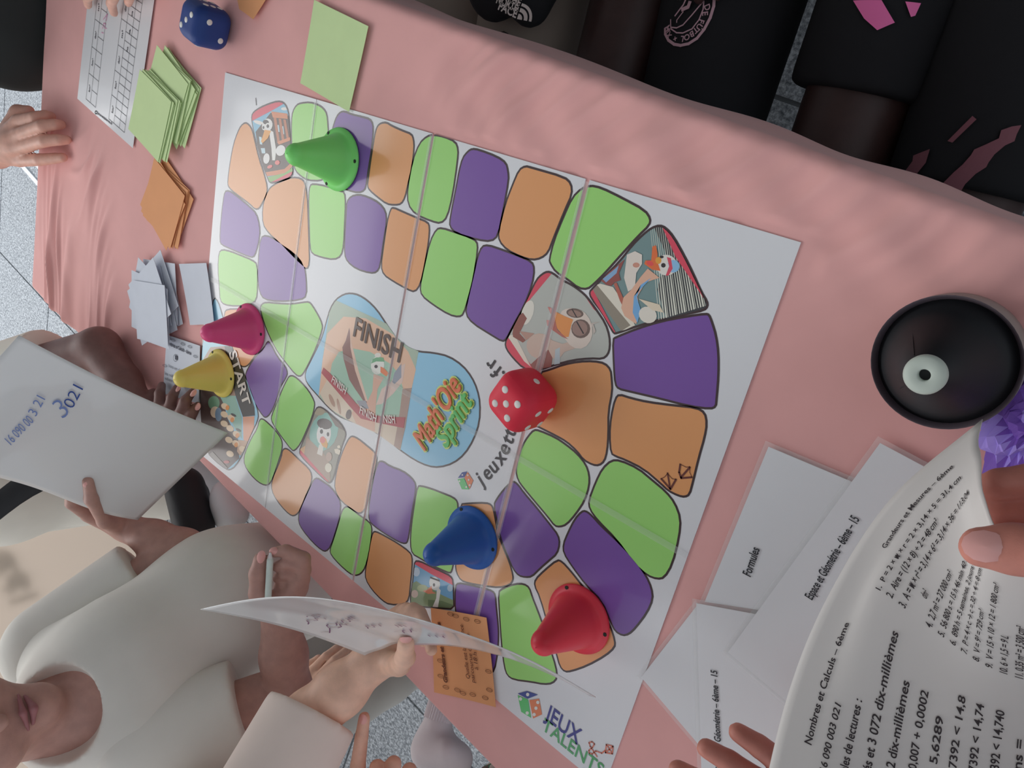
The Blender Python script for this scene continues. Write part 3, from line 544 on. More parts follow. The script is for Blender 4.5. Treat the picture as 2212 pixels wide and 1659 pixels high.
# site name round the finish, page marks, logos, footprints
mb = MB(); ki = pm(44, 40, 44)
path = [np.array(PX(*p)[:2]) for p in ((1040,1052),(1062,1033),(1085,1005),(1103,975),(1112,945),(1116,915),(1117,890),(1114,862),(1104,830),(1093,808),(1080,790),(1064,772))]
seg = [np.linalg.norm(b_ - a) for a, b_ in zip(path[:-1], path[1:])]; tot = sum(seg)
def at(t):
    s_ = t * tot
    for a, b_, l in zip(path[:-1], path[1:], seg):
        if s_ <= l: return a + (b_ - a) * s_ / l, (b_ - a) / l
        s_ -= l
    return path[-1], (path[-1] - path[-2]) / seg[-1]
for ch, t in zip('jeuxettalents.fr', (.01, .07, .145, .235, .315, .40, .455, .51, .575, .615, .67, .74, .80, .865, .90, .955)):
    p, d = at(t); p2, d2 = at(min(1, t + .05)); d = d + d2; d /= np.linalg.norm(d); u = np.array([-d[1], d[0]]); v2, f2 = text2d(ch, 0.012)
    mb.add([tuple(p + d * q[0] * .0255 + u * q[1] * .0255) + (0.0006,) for q in v2], f2, ki)
mb.build('web_address', board); mb = MB()
for q in stroke(polypx([(553, 212), (554, 227)], 0), 0.0012): mb.poly(q, .0005, ki)
mb.build('pen_mark', board)
def cube_logo(cv, bl, gr, og, dots):
    mb = MB()
    for pl, cc in ((bl, (50, 62, 120)), (gr, (76, 160, 92)), (og, (214, 120, 78))): mb.poly(polypx(cv(pl), 0), .0005, pm(*cc))
    for x, y, r in dots: mb.poly(polypx(cv(EL(x, y, r, r * 1.1)), 0), .0007, pm(225, 222, 216))
    mb.build('cube_logo', board)
cube_logo(D_, [(358,1128),(395,1080),(438,1072),(412,1124)], [(356,1140),(410,1130),(455,1228),(393,1226)], [(442,1078),(490,1150),(460,1224),(416,1126)], [(398,1102,7),(374,1156,8),(432,1206,8),(445,1105,7),(453,1145,8),(462,1190,8)])
cube_logo(L_, [(875,1015),(955,993),(1050,1025),(960,1060)], [(875,1030),(965,1067),(990,1225),(905,1172)], [(975,1072),(1060,1060),(1085,1195),(1008,1230)], [(962,1022,14),(900,1060,14),(958,1182,14),(1050,1090,14),(1034,1140,14),(1018,1195,14)])
mb = MB(); text_px(mb, 'JEUX', L_([(1100, 1225)])[0], L_([(1392, 1462)])[0], 0.030, .0006, pm(44, 44, 110), 0.012); mb.build('logo_lettering', board); mb = MB()
text_px(mb, 'TALENTS', L_([(1078, 1322)])[0], L_([(1590, 1740)])[0], 0.024, .0006, pm(66, 134, 84), 0.012); mb.build('logo_lettering', board); mb = MB()
bro = pm(176, 96, 78)
for pl in ([(1560,1560),(1500,1470),(1490,1440),(1515,1430),(1538,1450),(1520,1480),(1490,1505),(1492,1530),(1520,1535),(1550,1510),(1600,1530),(1630,1505)], [(1640,1455),(1698,1470),(1692,1535),(1632,1525),(1640,1455),(1692,1535)], [(1698,1470),(1632,1525)]):
    for q in stroke(polypx(L_(pl), 0), 0.0014): mb.poly(q, .0006, bro)
mb.build('kite_drawing', board); mb = MB()
J_ = lambda p: C4(1300, 900, p); fp = pm(84, 44, 40)
for pl, w in (([(570,485),(592,620)], .0016), ([(515,535),(595,625),(643,540)], .0018), ([(515,535),(545,520),(570,490),(610,535),(643,540)], .0006), ([(763,435),(685,525)], .0018), ([(680,410),(670,480),(688,530),(780,522)], .0018), ([(680,410),(730,435),(763,432),(762,480),(780,520)], .0006)):
    for q in stroke(polypx(J_(pl), 0), w): mb.poly(q, .0007, fp)
mb.build('footprint_drawing', board)
# clear tape over the cross joint and the page joints
v, f = boxv(0.0, 0.84, -PH - .0035, -PH + .0035, .0016, .00175); mk('clear_tape', v, f, mat('tape_film', (0.85, 0.86, 0.84), 0.15, 0.5, trans=0.88), board)
for x, w in ((PW, .003), (2 * PW, .004), (3 * PW, .0045)):
    v, f = boxv(x - w, x + w, -2 * PH + .002, -.002, .0011, .00125); mk('clear_tape', v, f, film, board)
# ================================================================== playing pieces
def cone_piece(px_, colr, label):
    c = PX(*px_); o = thing('cone_marker', (c[0], c[1], 0.0006), label, 'cone', 'plastic cone playing pieces')
    m = mat('plastic_%d_%d_%d' % colr, ob(*colr, f=0.46), 0.42, 0.45, sss=0.12)
    prof = [(.0300, .0012), (.0375, .0), (.0380, .0012), (.0372, .0032), (.0325, .0046), (.0300, .0066), (.0280, .012)]
    for t in np.linspace(0.1, 1, 12): prof.append((.0280 + (.0135 - .0280) * t, .012 + .048 * t))
    for a in np.linspace(0.15, 1.5, 9): prof.append((.0135 * math.cos(a), .0605 + .0145 * math.sin(a)))
    prof.append((0.0004, .0752))
    v, f = lathe(prof, 48, (c[0], c[1], .0012)); mk('cone_body', v, f, m, o, None, True)
    dk = mat('hole_dark', (0.03, 0.04, 0.03), 0.8)
    for a in (0.15, 2.25, 4.35):
        v, f = lathe([(0, .0), (.0022, 0), (.0022, .0006), (.0, .0006)], 12, (c[0] + .0346 * math.cos(a), c[1] + .0346 * math.sin(a), .0051)); mk('rim_hole', v, f, dk, o)
cone_piece((734, 345), (128, 224, 118), 'bright green plastic cone beside the goose in a wooden cage')
cone_piece((541, 711), (228, 76, 134), 'hot pink plastic cone beside the yellow cone')
cone_piece((479, 806), (228, 210, 104), 'yellow plastic cone standing on the START arch picture')
cone_piece((1022, 1160), (24, 68, 130), 'dark blue plastic cone on an orange space')
cone_piece((1252, 1335), (190, 44, 60), 'red plastic cone beside the purple space')
def die(px_, a, colr, label, diag, side_pips, topn, lab2):
    c = PX(*px_, a / 2); o = thing('foam_die', (c[0], c[1], 0.0006), label, 'die', 'foam dice')
    d = PX(*diag[1], a) - PX(*diag[0], a); yaw = math.atan2(d[1], d[0]) - math.pi / 4
    m = mat('foam_%d_%d_%d' % colr, ob(*colr), 0.55, 0.35, bump=0.03, bscale=900)
    N = 14; rr = a * .31; inn = a / 2 - rr; v = []; f = []
    for ax in range(3):
        for sg_ in (-1, 1):
            o0 = len(v)
            for i in range(N + 1):
                for j in range(N + 1):
                    p = [0, 0, 0]; p[ax] = sg_; p[(ax + 1) % 3] = math.tan((-1 + 2 * i / N) * math.pi / 4); p[(ax + 2) % 3] = math.tan((-1 + 2 * j / N) * math.pi / 4)
                    p = np.array(p) * a / 2; q = np.clip(p, -inn, inn); e_ = p - q; L = np.linalg.norm(e_)
                    v.append(q + (e_ / L * rr if L > 1e-9 else 0))
            for i in range(N):
                for j in range(N):
                    k_ = o0 + i * (N + 1) + j; q4 = (k_, k_ + N + 1, k_ + N + 2, k_ + 1); f.append(q4 if sg_ > 0 else q4[::-1])
    Rz = np.array([[math.cos(yaw), -math.sin(yaw), 0], [math.sin(yaw), math.cos(yaw), 0], [0, 0, 1]]); ctr = np.array([c[0], c[1], a / 2 + .0012])
    mk('die_body', [Rz @ p + ctr for p in v], f, m, o, None, True)
    wm = mat('pip_white', ob(216, 214, 210), 0.5); P = {1: [(0, 0)], 2: [(-1, -1), (1, 1)], 3: [(-1, -1), (0, 0), (1, 1)], 4: [(-1, -1), (1, 1), (-1, 1), (1, -1)], 5: [(-1, -1), (1, 1), (-1, 1), (1, -1), (0, 0)], 6: [(-1, -1), (-1, 0), (-1, 1), (1, -1), (1, 0), (1, 1)]}
    def pips(n, ex_, ey_, nz):
        for x, y in P[n]:
            p0 = (nz * (a / 2 - .00015) + ex_ * x * a * .185 + ey_ * y * a * .185); r = a * .072
            vv, ff = lathe([(0.00001, .0007), (r * .75, .0006), (r, .0001), (r, -.001)], 14)
            mk('pip', [Rz @ (p0 + ex_ * q[0] + ey_ * q[1] + nz * q[2]) + ctr for q in map(np.array, vv)], ff, wm, o, None, True)
    X, Y, Z = np.eye(3); pips(topn, X, Y, Z)
    sides = [(X, Y, Z), (-X, -Y, Z), (Y, -X, Z), (-Y, X, Z)]
    sc = [((M @ (Rz @ s[0]))[0], (M @ (Rz @ s[0]))[1]) for s in sides]
    order = sorted(range(4), key=lambda i: (M @ (Rz @ sides[i][0]))[2])   # most camera-facing first
    vis = sorted(order[:2], key=lambda i: sc[i][1])                         # upper in picture first
    for i, n in zip(vis, side_pips): pips(n, sides[i][1], sides[i][2], sides[i][0])
    for i, n in zip(order[2:], lab2): pips(n, sides[i][1], sides[i][2], sides[i][0])
die((1131, 863), 0.054, (186, 40, 58), 'red foam die showing five white pips on top', ((1077, 866), (1121, 868)), (1, 4), 5, (6, 3))
die((445, 53), 0.054, (28, 50, 104), 'navy blue foam die showing three white pips on top', ((402, 55), (422, 36)), (6, 2), 3, (1, 5))

# ================================================================== cards
def cm(r, g, b_): return mat('card_%d_%d_%d' % (r, g, b_), ob(r, g, b_), 0.8, 0.25, noise=0.02, nscale=30)
GC, OC, WC = cm(176, 196, 146), cm(222, 158, 112), cm(176, 181, 190)
def card(quad, z, m, label, group=None, curl=0.0, name='question_card', world=False, th_=0.0004):
    q = [np.array(p, float) for p in quad] if world else [np.array([*PX(x, y, z)[:2], z]) for x, y in quad]
    fn = bil(q); g = lambda s, t: fn(s, t) + np.array([0, 0, curl * ((2 * s - 1) ** 2 * .6 + (2 * t - 1) ** 2 * .4) + abs(curl) * .0])
    if curl < 0: g = lambda s, t: fn(s, t) + np.array([0, 0, -curl * (1 - (2 * s - 1) ** 2)])
    v, f = slab(lambda s, t: g(s, 1 - t), 6, 6, th_); n_ = np.cross(np.array(v[1]) - v[0], np.array(v[7]) - v[0])
    if n_[2] < 0: v, f = slab(lambda s, t: g(s, t), 6, 6, th_)
    o = mk(name, v, f, m, None, None, True); o.data.shade_flat() if hasattr(o.data, 'shade_flat') else None
    return tag(o, label, 'card', group), g
def rect(c, ang, w=.105, h=.099):
    a = np.array([math.cos(ang), math.sin(ang)]); b_ = np.array([-a[1], a[0]]); c = np.array(c[:2])
    return [c - a * w / 2 - b_ * h / 2, c + a * w / 2 - b_ * h / 2, c + a * w / 2 + b_ * h / 2, c - a * w / 2 + b_ * h / 2]
def pile(c0, ang0, n, m, label, group, drift, jit, z0=0.0015, dz=0.0011, spin=0.08):
    for i in range(n):
        t = i / max(1, n - 1); c = np.array(c0) + np.array(drift) * (1 - t) + np.array([random.uniform(-jit, jit), random.uniform(-jit, jit)])
        z = z0 + dz * i; lb_ = label if i < n - 1 else 'topmost ' + label; card([np.array([*p, z]) for p in rect(c, ang0 + random.uniform(-spin, spin) * (1 if i < n - 1 else .2))], z, m, lb_, group, 0.0008, world=True)
gc = np.mean([PX(*p)[:2] for p in ((327, 155), (397, 224), (359, 346), (302, 284))], 0); ga = math.atan2(-0.03, .102)
g2 = np.mean([PX(*p)[:2] for p in ((359, 101), (434, 175))], 0) + np.array([-.022, -.047])
pile(g2 + [-.006, -.006], ga - .1, 8, GC, 'pale green question card in the stack behind the blue die', 'pale green question cards', (.022, .002), .004, spin=.12)
pile(gc, ga, 6, GC, 'pale green question card in the stack beside the orange cards', 'pale green question cards', (.020, .006), .003, z0=.0112, spin=.09)
card([(680, 0), (797, 57), (755, 242), (650, 180)], 0.0022, GC, 'single pale green card overlapping the board edge', 'pale green question cards', 0.001)
oc_ = np.mean([PX(*p)[:2] for p in ((315, 322), (412, 405), (383, 550))], 0)
pile(np.array([-.137, -.222]), ga - .06, 6, OC, 'orange question card in the stack beside the green cards', 'orange question cards', (.012, .006), .005, z0=.0015, spin=.17)
card([(505, -40), (590, -25), (548, 42), (518, 20)], 0.003, OC, 'orange card lying beside the blue die', 'orange question cards', 0.001)
wc = np.array([-.140, -.392])
pile(wc, ga + .55, 12, WC, 'pale blue question card in the loose heap beside the pink cone', 'pale blue question cards', (.0, .018), .016, z0=.0015, dz=.0016, spin=.75)
card([(389, 570), (448, 568), (465, 700), (413, 702)], 0.0025, WC, 'pale blue card with its edge on the board, beside the heap', 'pale blue question cards', 0.002)
pc, g = card([(360, 723), (432, 747), (429, 872), (352, 850)], 0.0025, WC, 'pale blue card printed with a circled number one, under dark fingers', 'pale blue question cards')
mb = MB(); ki = ink(50, 52, 66)
text_px(mb, 'Nombres et Calculs - 6ème', (361, 744), (412, 767), .0085, .0036, ki, .03); text_px(mb, '1', (378, 776), (383, 778), .010, .0036, ki, .02)
for q in stroke(polypx(EL(380, 773, 4.5, 7.5) + EL(380, 773, 4.5, 7.5)[:1], .0025), .0006): mb.poly(q, .0036, ki)
text_px(mb, 'lions en cl', (364, 793), (388, 803), .008, .0036, ink(90, 92, 100), 0); text_px(mb, 'les milliards', (356, 809), (388, 822), .008, .0036, ink(90, 92, 100), 0); text_px(mb, 'millions trois m', (356, 820), (390, 832), .008, .0036, ink(90, 92, 100), 0)
def leaf_doodles(pts, z, m, r=3.2):
    for x, y in pts:
        for q in stroke(polypx(EL(x, y, r * 1.5, r * .8, .35) + EL(x, y, r * 1.5, r * .8, .35)[:1], z), .0005) + stroke(polypx([(x - r * 1.4, y - 1), (x + r * 1.4, y + 1)], z), .0004): mb.poly(q, z + .0008, m)
leaf_doodles([(366, 731), (375, 735), (396, 743), (411, 749), (423, 770), (357, 790)], .0028, ki)
mb.build('printed_text', pc)
orc, g = card([(933, 1312), (1053, 1333), (1073, 1526), (940, 1494)], 0.0030, OC, 'orange printed question card lying across the board edge under the bent sheet', 'orange question cards', 0.002)
mb = MB(); ki = ink(86, 50, 36)
text_px(mb, 'Grandeurs et Mesures', (967, 1476), (951, 1345), .0095, .0052, ki, .04)
for body, a, b_ in (('Quelle est la distance', (1015, 1467), (1000, 1350)), ('parcourue de 8 h', (1026, 1475), (1014, 1370)), ('à 18 h ?', (1033, 1448), (1028, 1400))): text_px(mb, body, a, b_, .0088, .0052, ki, .005)
leaf_doodles([(964, 1484), (989, 1490), (1022, 1500), (1049, 1507), (1001, 1497), (953, 1460), (952, 1427), (1058, 1490), (1056, 1450), (985, 1330), (974, 1326), (1008, 1337), (1032, 1342)], .0044, ki, 4.5)
mb.build('printed_text', orc)

# ================================================================== laminated sheets lying on the cloth
def flat_sheet(quad, z, name, label, group=None, border=0.004, lift=0.0):
    q = [np.array([*PX(x, y, z)[:2], z]) for x, y in quad]; c = sum(q) / 4
    A = np.cross(q[1] - q[0], q[3] - q[0])[2]
    if A < 0: q = [q[0], q[3], q[2], q[1]]
    v, f = slab(bil(q), 8, 8, .0005); o = tag(mk(name, v, f, paper), label, 'paper', group)
    e1 = (q[1] - q[0]) / np.linalg.norm(q[1] - q[0]); e2 = (q[3] - q[0]) / np.linalg.norm(q[3] - q[0])
    g = [q[0] - (e1 + e2) * border, q[1] + (e1 - e2) * border, q[2] + (e1 + e2) * border, q[3] - (e1 - e2) * border]
    v, f = slab(bil([p + np.array([0, 0, .0002]) for p in g]), 2, 2, .0003); mk('laminate_film', v, f, film, o)
    return o, q
# place value grid sheet at the far end
BLp, BRp = PX(167, 213, .0015), PX(289, 322, .0015); ea = (BRp - BLp); La = np.linalg.norm(ea); ea /= La; eb = np.array([-ea[1], ea[0], 0])
gq = [BLp, BLp + ea * .216, BLp + ea * .216 + eb * .303, BLp + eb * .303]
v, f = slab(bil(gq), 4, 4, .0005); gs = tag(mk('grid_sheet', v, f, paper), 'white laminated sheet printed with two place-value grids', 'paper')
mb = MB(); ki = ink(60, 60, 66); gl = lambda x, y: (lambda d: (d @ ea, d @ eb))(PX(x, y, .0015) - BLp)
def gline(a, b_, w=.0007):
    for q in stroke([tuple((BLp + ea * a[0] + eb * a[1])[:2]), tuple((BLp + ea * b_[0] + eb * b_[1])[:2])], w): mb.poly(q, .0020, ki)
a0, b0 = gl(186, 215); a1, b1 = gl(207, 231); A0, B0 = gl(235, 257); A1, B1 = gl(269, 286); bt = (b0 + b1) / 2; bT = (B0 + B1) / 2; top = .285
for k_ in (0, .45, 1): gline((a0 + (a1 - a0) * k_, bt), (a0 + (a1 - a0) * k_, top))
for k_ in (0, .33, .68, 1): gline((A0 + (A1 - A0) * k_, bT), (A0 + (A1 - A0) * k_, top))
for i in range(7):
    y = bt + i * .045; gline((a0, y), (a1, y))
    if y + .0225 < top: gline((a0 + (a1 - a0) * .45, y + .0225), (a1, y + .0225))
for i in range(7):
    y = bT + i * .041; gline((A0, y), (A1, y))
    for k_ in (1, 2):
        if y + k_ * .0137 < top: gline((A0 + (A1 - A0) * .33, y + k_ * .0137), (A1, y + k_ * .0137))
for i, wd_ in enumerate(('km²', 'hm²', 'dam²', 'm²', 'dm²', 'cm²')):
    for aa, y in ((a0 + .011, bt + i * .045 + .016), (A0 + .012, bT + i * .041 + .014)):
        p = BLp + ea * aa + eb * y; text_on(mb, wd_, p, p + eb * .012, .0075, .0020, ki, .02)
for i, wd_ in enumerate(('ha', 'a', 'ca', 'mm²')):
    p = BLp + ea * (A0 + (A1 - A0) * .58) + eb * (bT + .123 + i * .0275); text_on(mb, wd_, p, p + eb * .008, .007, .0020, ki, .02)
p = PX(211, 246, .0015); text_on(mb, 'jeuxettalents.fr', p, PX(243, 271, .0015), .0065, .0020, ki, .02)
for q in stroke(polypx(EL(208, 243, 2.2, 3.2) + EL(208, 243, 2.2, 3.2)[:1], .0015), .0015): mb.poly(q, .0020, ki)
pk = ink(176, 120, 150)
for pl in ([(222, 62), (225, 50), (229, 52), (226, 60), (231, 62)], [(224, 42), (233, 30), (230, 45)], [(220, 70), (224, 72)]):
    for q in stroke(polypx(pl, .0015), .0012): mb.poly(q, .0021, pk)
mb.build('printed_text', gs)
tx = ink(38, 38, 42)
o, q = flat_sheet([(1385, 1463), (1504, 1310), (1640, 1450), (1512, 1612)], .0012, 'laminated_sheet', 'blank laminated sheet touching the board corner, lowest of the pile', 'laminated answer sheets')
o, q = flat_sheet([(1660, 965), (1848, 1044), (1720, 1330), (1522, 1300)], .0022, 'laminated_sheet', 'laminated sheet headed Formules', 'laminated answer sheets')
mb = MB(); text_px(mb, 'Formules', (1621, 1247), (1641, 1187), .0110, .0032, tx, .018); mb.build('printed_text', o)
o, q = flat_sheet([(1504, 1303), (1705, 1340), (1745, 1640), (1516, 1700)], .0034, 'laminated_sheet', 'laminated sheet headed Espace et Géométrie with fingers resting over it', 'laminated answer sheets')
mb = MB(); text_px(mb, 'Espace et Géométrie – 6ème – 15', (1560, 1668), (1549, 1450), .0092, .0044, tx, .018); mb.build('printed_text', o)
o, q = flat_sheet([(1901, 957), (2075, 1050), (1800, 1600), (1572, 1409)], .0048, 'laminated_sheet', 'laminated sheet headed Espace et Géométrie lying over the Formules sheet', 'laminated answer sheets')
mb = MB(); text_px(mb, 'Espace et Géométrie – 6ème – 15', (1754, 1297), (1857, 1122), .0100, .0058, tx, .018); mb.build('printed_text', o)

# ================================================================== black holder and purple scrap
c = np.array([.9715, -.0455, 0]); hd = thing('black_holder', (c[0], c[1], 0), 'round black cone-shaped holder with a pale grey holed cap', 'holder')
gm = mat('holder_grey', ob(120, 116, 112), 0.5); bm = mat('holder_black', (0.012, 0.013, 0.016), 0.55, 0.4); cpm = mat('cap_grey', ob(150, 158, 150), 0.45)
v, f = lathe([(0, .001), (.043, .001), (.0455, .003), (.0458, .022), (.0456, .0412)], 56, c); mk('outer_wall', v, f, gm, hd, None, True)
v, f = lathe([(.0456, .0412), (.0446, .0410), (.0425, .034)], 56, c); mk('inner_wall', v, f, mat('holder_inner', ob(70, 62, 68), .5), hd, None, True)
v, f = lathe([(.0425, .034), (.0405, .036), (.032, .054), (.0215, .078), (.0128, .0985), (.0112, .1005), (0.0001, .1005)], 56, c); mk('inner_cone', v, f, bm, hd, None, True)
v, f = lathe([(.0036, .0985), (.0036, .1056), (.0044, .1062), (.0108, .1058), (.0122, .1042), (.0122, .0985)], 40, c); mk('cap', v, f, cpm, hd, None, True)
v, f = lathe([(0, .1012), (.0036, .1012)], 20, c); mk('cap_hole', v, f, bm, hd)
for a in (2.5, 4.1):
    pts = [c + np.array([r * math.cos(a), r * math.sin(a), z + .0004]) for r, z in ((.0385, .034), (.0215, .078), (.0135, .097))]
    b_ = Blob(); b_.chain(pts, [.0005] * 3, .0004); mk('seam', *b_.mesh(.0004), bm, hd, None, True)
pp = mat('purple_paper', ob(96, 66, 148), 0.6, 0.4); pw2 = mat('purple_back', ob(140, 122, 196), 0.8)
rng = np.random.RandomState(3); v = []; f = []; c = PX(2245, 925, .02); n0, n1_ = 26, 30; fm_ = []
for i in range(n0 + 1):
    for j in range(n1_):
        u, w = math.pi * i / n0, 2 * math.pi * j / n1_; r = .024 * (1 + .26 * (rng.rand() - .5) + .22 * math.sin(5 * u + 3 * w) * math.sin(3 * w + 1) + .16 * abs(math.sin(4 * w + 2 * u))); v.append(c + np.array([r * math.sin(u) * math.cos(w) * 1.0, r * math.sin(u) * math.sin(w) * 1.5, r * .62 * math.cos(u)]))
for i in range(n0):
    for j in range(n1_): f.append((i * n1_ + j, (i + 1) * n1_ + j, (i + 1) * n1_ + (j + 1) % n1_, i * n1_ + (j + 1) % n1_)); fm_.append(int(math.sin(3 * j * 2 * math.pi / n1_ + i * .35) > .2))
v = np.array(v); v[:, 2] -= v[:, 2].min() + .0005
tag(mk('crumpled_paper', v, f, [pp, pw2], None, fm_), 'crumpled purple paper beside the black holder', 'paper')
# ================================================================== held sheets
def plane_depth(A, B, Cc):
    n = np.cross(B - A, Cc - A); return lambda x, y: ((A - CAM) @ n) / (ray(x, y) @ n)
# sheet with handwriting, held at the far corner of the board
SA, SB, SC = np.array([.065, -.342, .279]), np.array([.137, -.495, .028]), np.array([.046, -.673, .110]); SD = SA + SC - SB
sd = plane_depth(SA, SB, SC); sn = np.cross(SB - SA, SC - SA); sn /= np.linalg.norm(sn)
if sn @ (CAM - SA) < 0: sn = -sn
def f1(s, t):            # s along A->B, t along B->C
    p = SA + (SB - SA) * s + (SC - SB) * t
    h = 0.010 * math.sin(math.pi * s) - 0.001 * math.exp(-((s - .42) / .12) ** 2) * t ** 3 + 0.004 * math.sin(3 * math.pi * s) * t
    return p + sn * h
white_lam = mat('glossy_white_sheet', ob(214, 214, 214), 0.3, 0.4, coat=0.8, coat_r=0.06, tl=0.12)
def oriented_slab(fn, nu, nv, th_, nrm):
    v, f = slab(fn, nu, nv, th_); n_ = np.cross(np.array(v[1]) - v[0], np.array(v[nu + 1]) - v[0])
    if n_ @ nrm < 0: v, f = slab(lambda s, t: fn(1 - s, t), nu, nv, th_)
    return v, f
v, f = oriented_slab(f1, 40, 30, .0006, sn); s1 = tag(mk('handwritten_sheet', v, f, white_lam, None, None, True), 'glossy white laminated sheet with the handwritten number 3 021, held up over the START picture', 'paper')
def text_surf(mb_, body, pa, pb, h, fn_px, m, bold=0.0, shear=0.0):
    """text on a surface given in pixels; fn_px(x,y)->3D point on the surface"""
    v2, f2 = text2d(body, bold, shear); a, b_ = np.array(pa, float), np.array(pb, float); d = b_ - a; u = np.array([d[1], -d[0]]); L = np.linalg.norm(d); x0, x1 = v2[:, 0].min(), v2[:, 0].max()
    u = u / L * h
    mb_.add([fn_px(*(a + d * (q[0] - x0) / (x1 - x0) + u * q[1])) for q in v2], f2, m)
p1 = lambda x, y: CAM + ray(x, y) * (sd(x, y) - .0125)
mb = MB(); bi = ink(40, 62, 120); bi2 = ink(92, 108, 152)
text_surf(mb, '3', (136, 905), (152, 893), 62, p1, bi2, -.012); text_surf(mb, '021', (157, 884), (180, 840), 36, p1, bi, -.006)
text_surf(mb, '16 090 00', (24, 962), (74, 910), 30, p1, bi2, .0); text_surf(mb, '3 21', (78, 900), (98, 862), 30, p1, bi2, .0)
mb.build('handwriting', s1)
# bent sheet seen almost edge-on
KK, RR, LL = WD(788, 1416, .846), WD(1287, 1507, .664), WD(433, 1317, .698); TT = WD(930, 1346, .53); cup = -M[1]
def f2(u, v_):
    p = KK * (1 - u) * (1 - v_) + RR * u * (1 - v_) + LL * (1 - u) * v_ + TT * u * v_
    b0 = 0.026 * math.sin(math.pi * min(1, u * 1.02)) ** .8 + 0.004 * math.exp(-((u - .17) / .06) ** 2)
    b1 = 0.015 * math.sin(math.pi * u)
    return p + cup * (b0 * (1 - v_) + b1 * v_ + 0.006 * math.sin(math.pi * v_))
n2 = np.cross(RR - KK, LL - KK); n2 = n2 if n2 @ (CAM - KK) > 0 else -n2
v, f = oriented_slab(f2, 48, 30, .0006, n2); s2 = tag(mk('bent_sheet', v, f, white_lam, None, None, True), 'bent white laminated sheet held edge-on over the near side of the board', 'paper')
mb = MB(); wi = ink(92, 60, 84)
for u0, v0, ln, sl in ((.10, .52, .12, .02), (.12, .42, .10, -.02), (.06, .36, .16, .03), (.22, .46, .10, .02), (.26, .34, .10, .04), (.34, .24, .12, .05), (.42, .36, .06, .03), (.17, .58, .08, .02), (.46, .20, .10, .04), (.30, .50, .05, .03)):
    pts = [(u0 + ln * i / 8, v0 + sl * i / 8 + .022 * math.sin(i * 1.9 + u0 * 40)) for i in range(9)]
    for a, b_ in zip(pts[:-1], pts[1:]):
        A_0, B_0 = f2(*a), f2(*b_); nn = n2 / np.linalg.norm(n2); sd_ = np.cross(B_0 - A_0, nn); sd_ /= np.linalg.norm(sd_) + 1e-9; w_ = .0007
        mb.add([A_0 + sd_ * w_ + nn * .0012, A_0 - sd_ * w_ + nn * .0012, B_0 - sd_ * w_ + nn * .0012, B_0 + sd_ * w_ + nn * .0012], [(0, 1, 2, 3)], wi)
mb.build('handwriting', s2)
# answer sheet held close in front, two columns of print
GS = {0.0: [(0, 1632, 1790), (.30, 1702, 1500), (.55, 1790, 1285), (.8, 1930, 1070), (1, 2122, 905)],
      .10: [(0, 1700, 1800), (.30, 1760, 1520), (.55, 1848, 1292), (.8, 1960, 1100), (1, 2112, 950)],
      .22: [(0, 1770, 1810), (.30, 1822, 1560), (.55, 1888, 1300), (.8, 2000, 1120), (1, 2118, 985)],
      .42: [(0, 1935, 1850), (.30, 1965, 1620), (.55, 2010, 1385), (.8, 2070, 1215), (1, 2124, 1070)],
      .66: [(0, 2120, 1880), (.30, 2130, 1660), (.55, 2150, 1470), (.8, 2160, 1300), (1, 2185, 1180)],
      1.0: [(0, 2400, 1900), (.30, 2405, 1700), (.55, 2410, 1530), (.8, 2420, 1400), (1, 2440, 1290)]}
gt = sorted(GS)
def gpx(s, t):
    def row(r):
        xs = [q[0] for q in GS[r]]; return np.array([hermite(xs, [q[1] for q in GS[r]], s), hermite(xs, [q[2] for q in GS[r]], s)])
    vals = [row(r) for r in gt]; return np.array([hermite(gt, [q[0] for q in vals], t), hermite(gt, [q[1] for q in vals], t)])
def hermite(xs, ys, x):
    i = min(max(int(np.searchsorted(xs, x)) - 1, 0), len(xs) - 2); n = len(xs)
    def sl(j):
        if j == 0: return (ys[1] - ys[0]) / (xs[1] - xs[0])
        if j == n - 1: return (ys[-1] - ys[-2]) / (xs[-1] - xs[-2])
        return (ys[j + 1] - ys[j - 1]) / (xs[j + 1] - xs[j - 1])
    h = xs[i + 1] - xs[i]; t = (x - xs[i]) / h; m0, m1 = sl(i) * h, sl(i + 1) * h
    return ys[i] * (2 * t ** 3 - 3 * t * t + 1) + m0 * (t ** 3 - 2 * t * t + t) + ys[i + 1] * (-2 * t ** 3 + 3 * t * t) + m1 * (t ** 3 - t * t)
def gdep(s, t): return 0.475 - 0.02 * s - 0.075 * t + 0.02 * t * t + .02 * math.sin(math.pi * s)
def f3(s, t, off=0.0): p = gpx(s, t); return WD(p[0], p[1], gdep(s, t) - off)
n3 = -ray(1900, 1300)
v, f = oriented_slab(f3, 40, 30, .0006, n3)
lam2 = mat('answer_sheet_shaded_paper', ob(172, 168, 165), 0.5, 0.3, coat=0.2, coat_r=0.2)  # white paper greyed, its shade put into the base colour
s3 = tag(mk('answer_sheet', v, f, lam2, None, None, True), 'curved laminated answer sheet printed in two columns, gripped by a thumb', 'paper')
mb = MB(); tx3 = ink(44, 38, 40)
def gtext(body, s0, s1_, t0, h, bold=.015):
    v2, f2_ = text2d(body, bold); x0, x1 = v2[:, 0].min(), v2[:, 0].max()
    mb.add([f3(s0 + (s1_ - s0) * (q[0] - x0) / (x1 - x0), t0 - q[1] * h, .0006) for q in v2], f2_, tx3)
gtext('Nombres et Calculs – 6ème', .21, .49, .125, .040, .016); gtext('Grandeurs et Mesures – 6ème', .69, .93, .125, .040, .016)
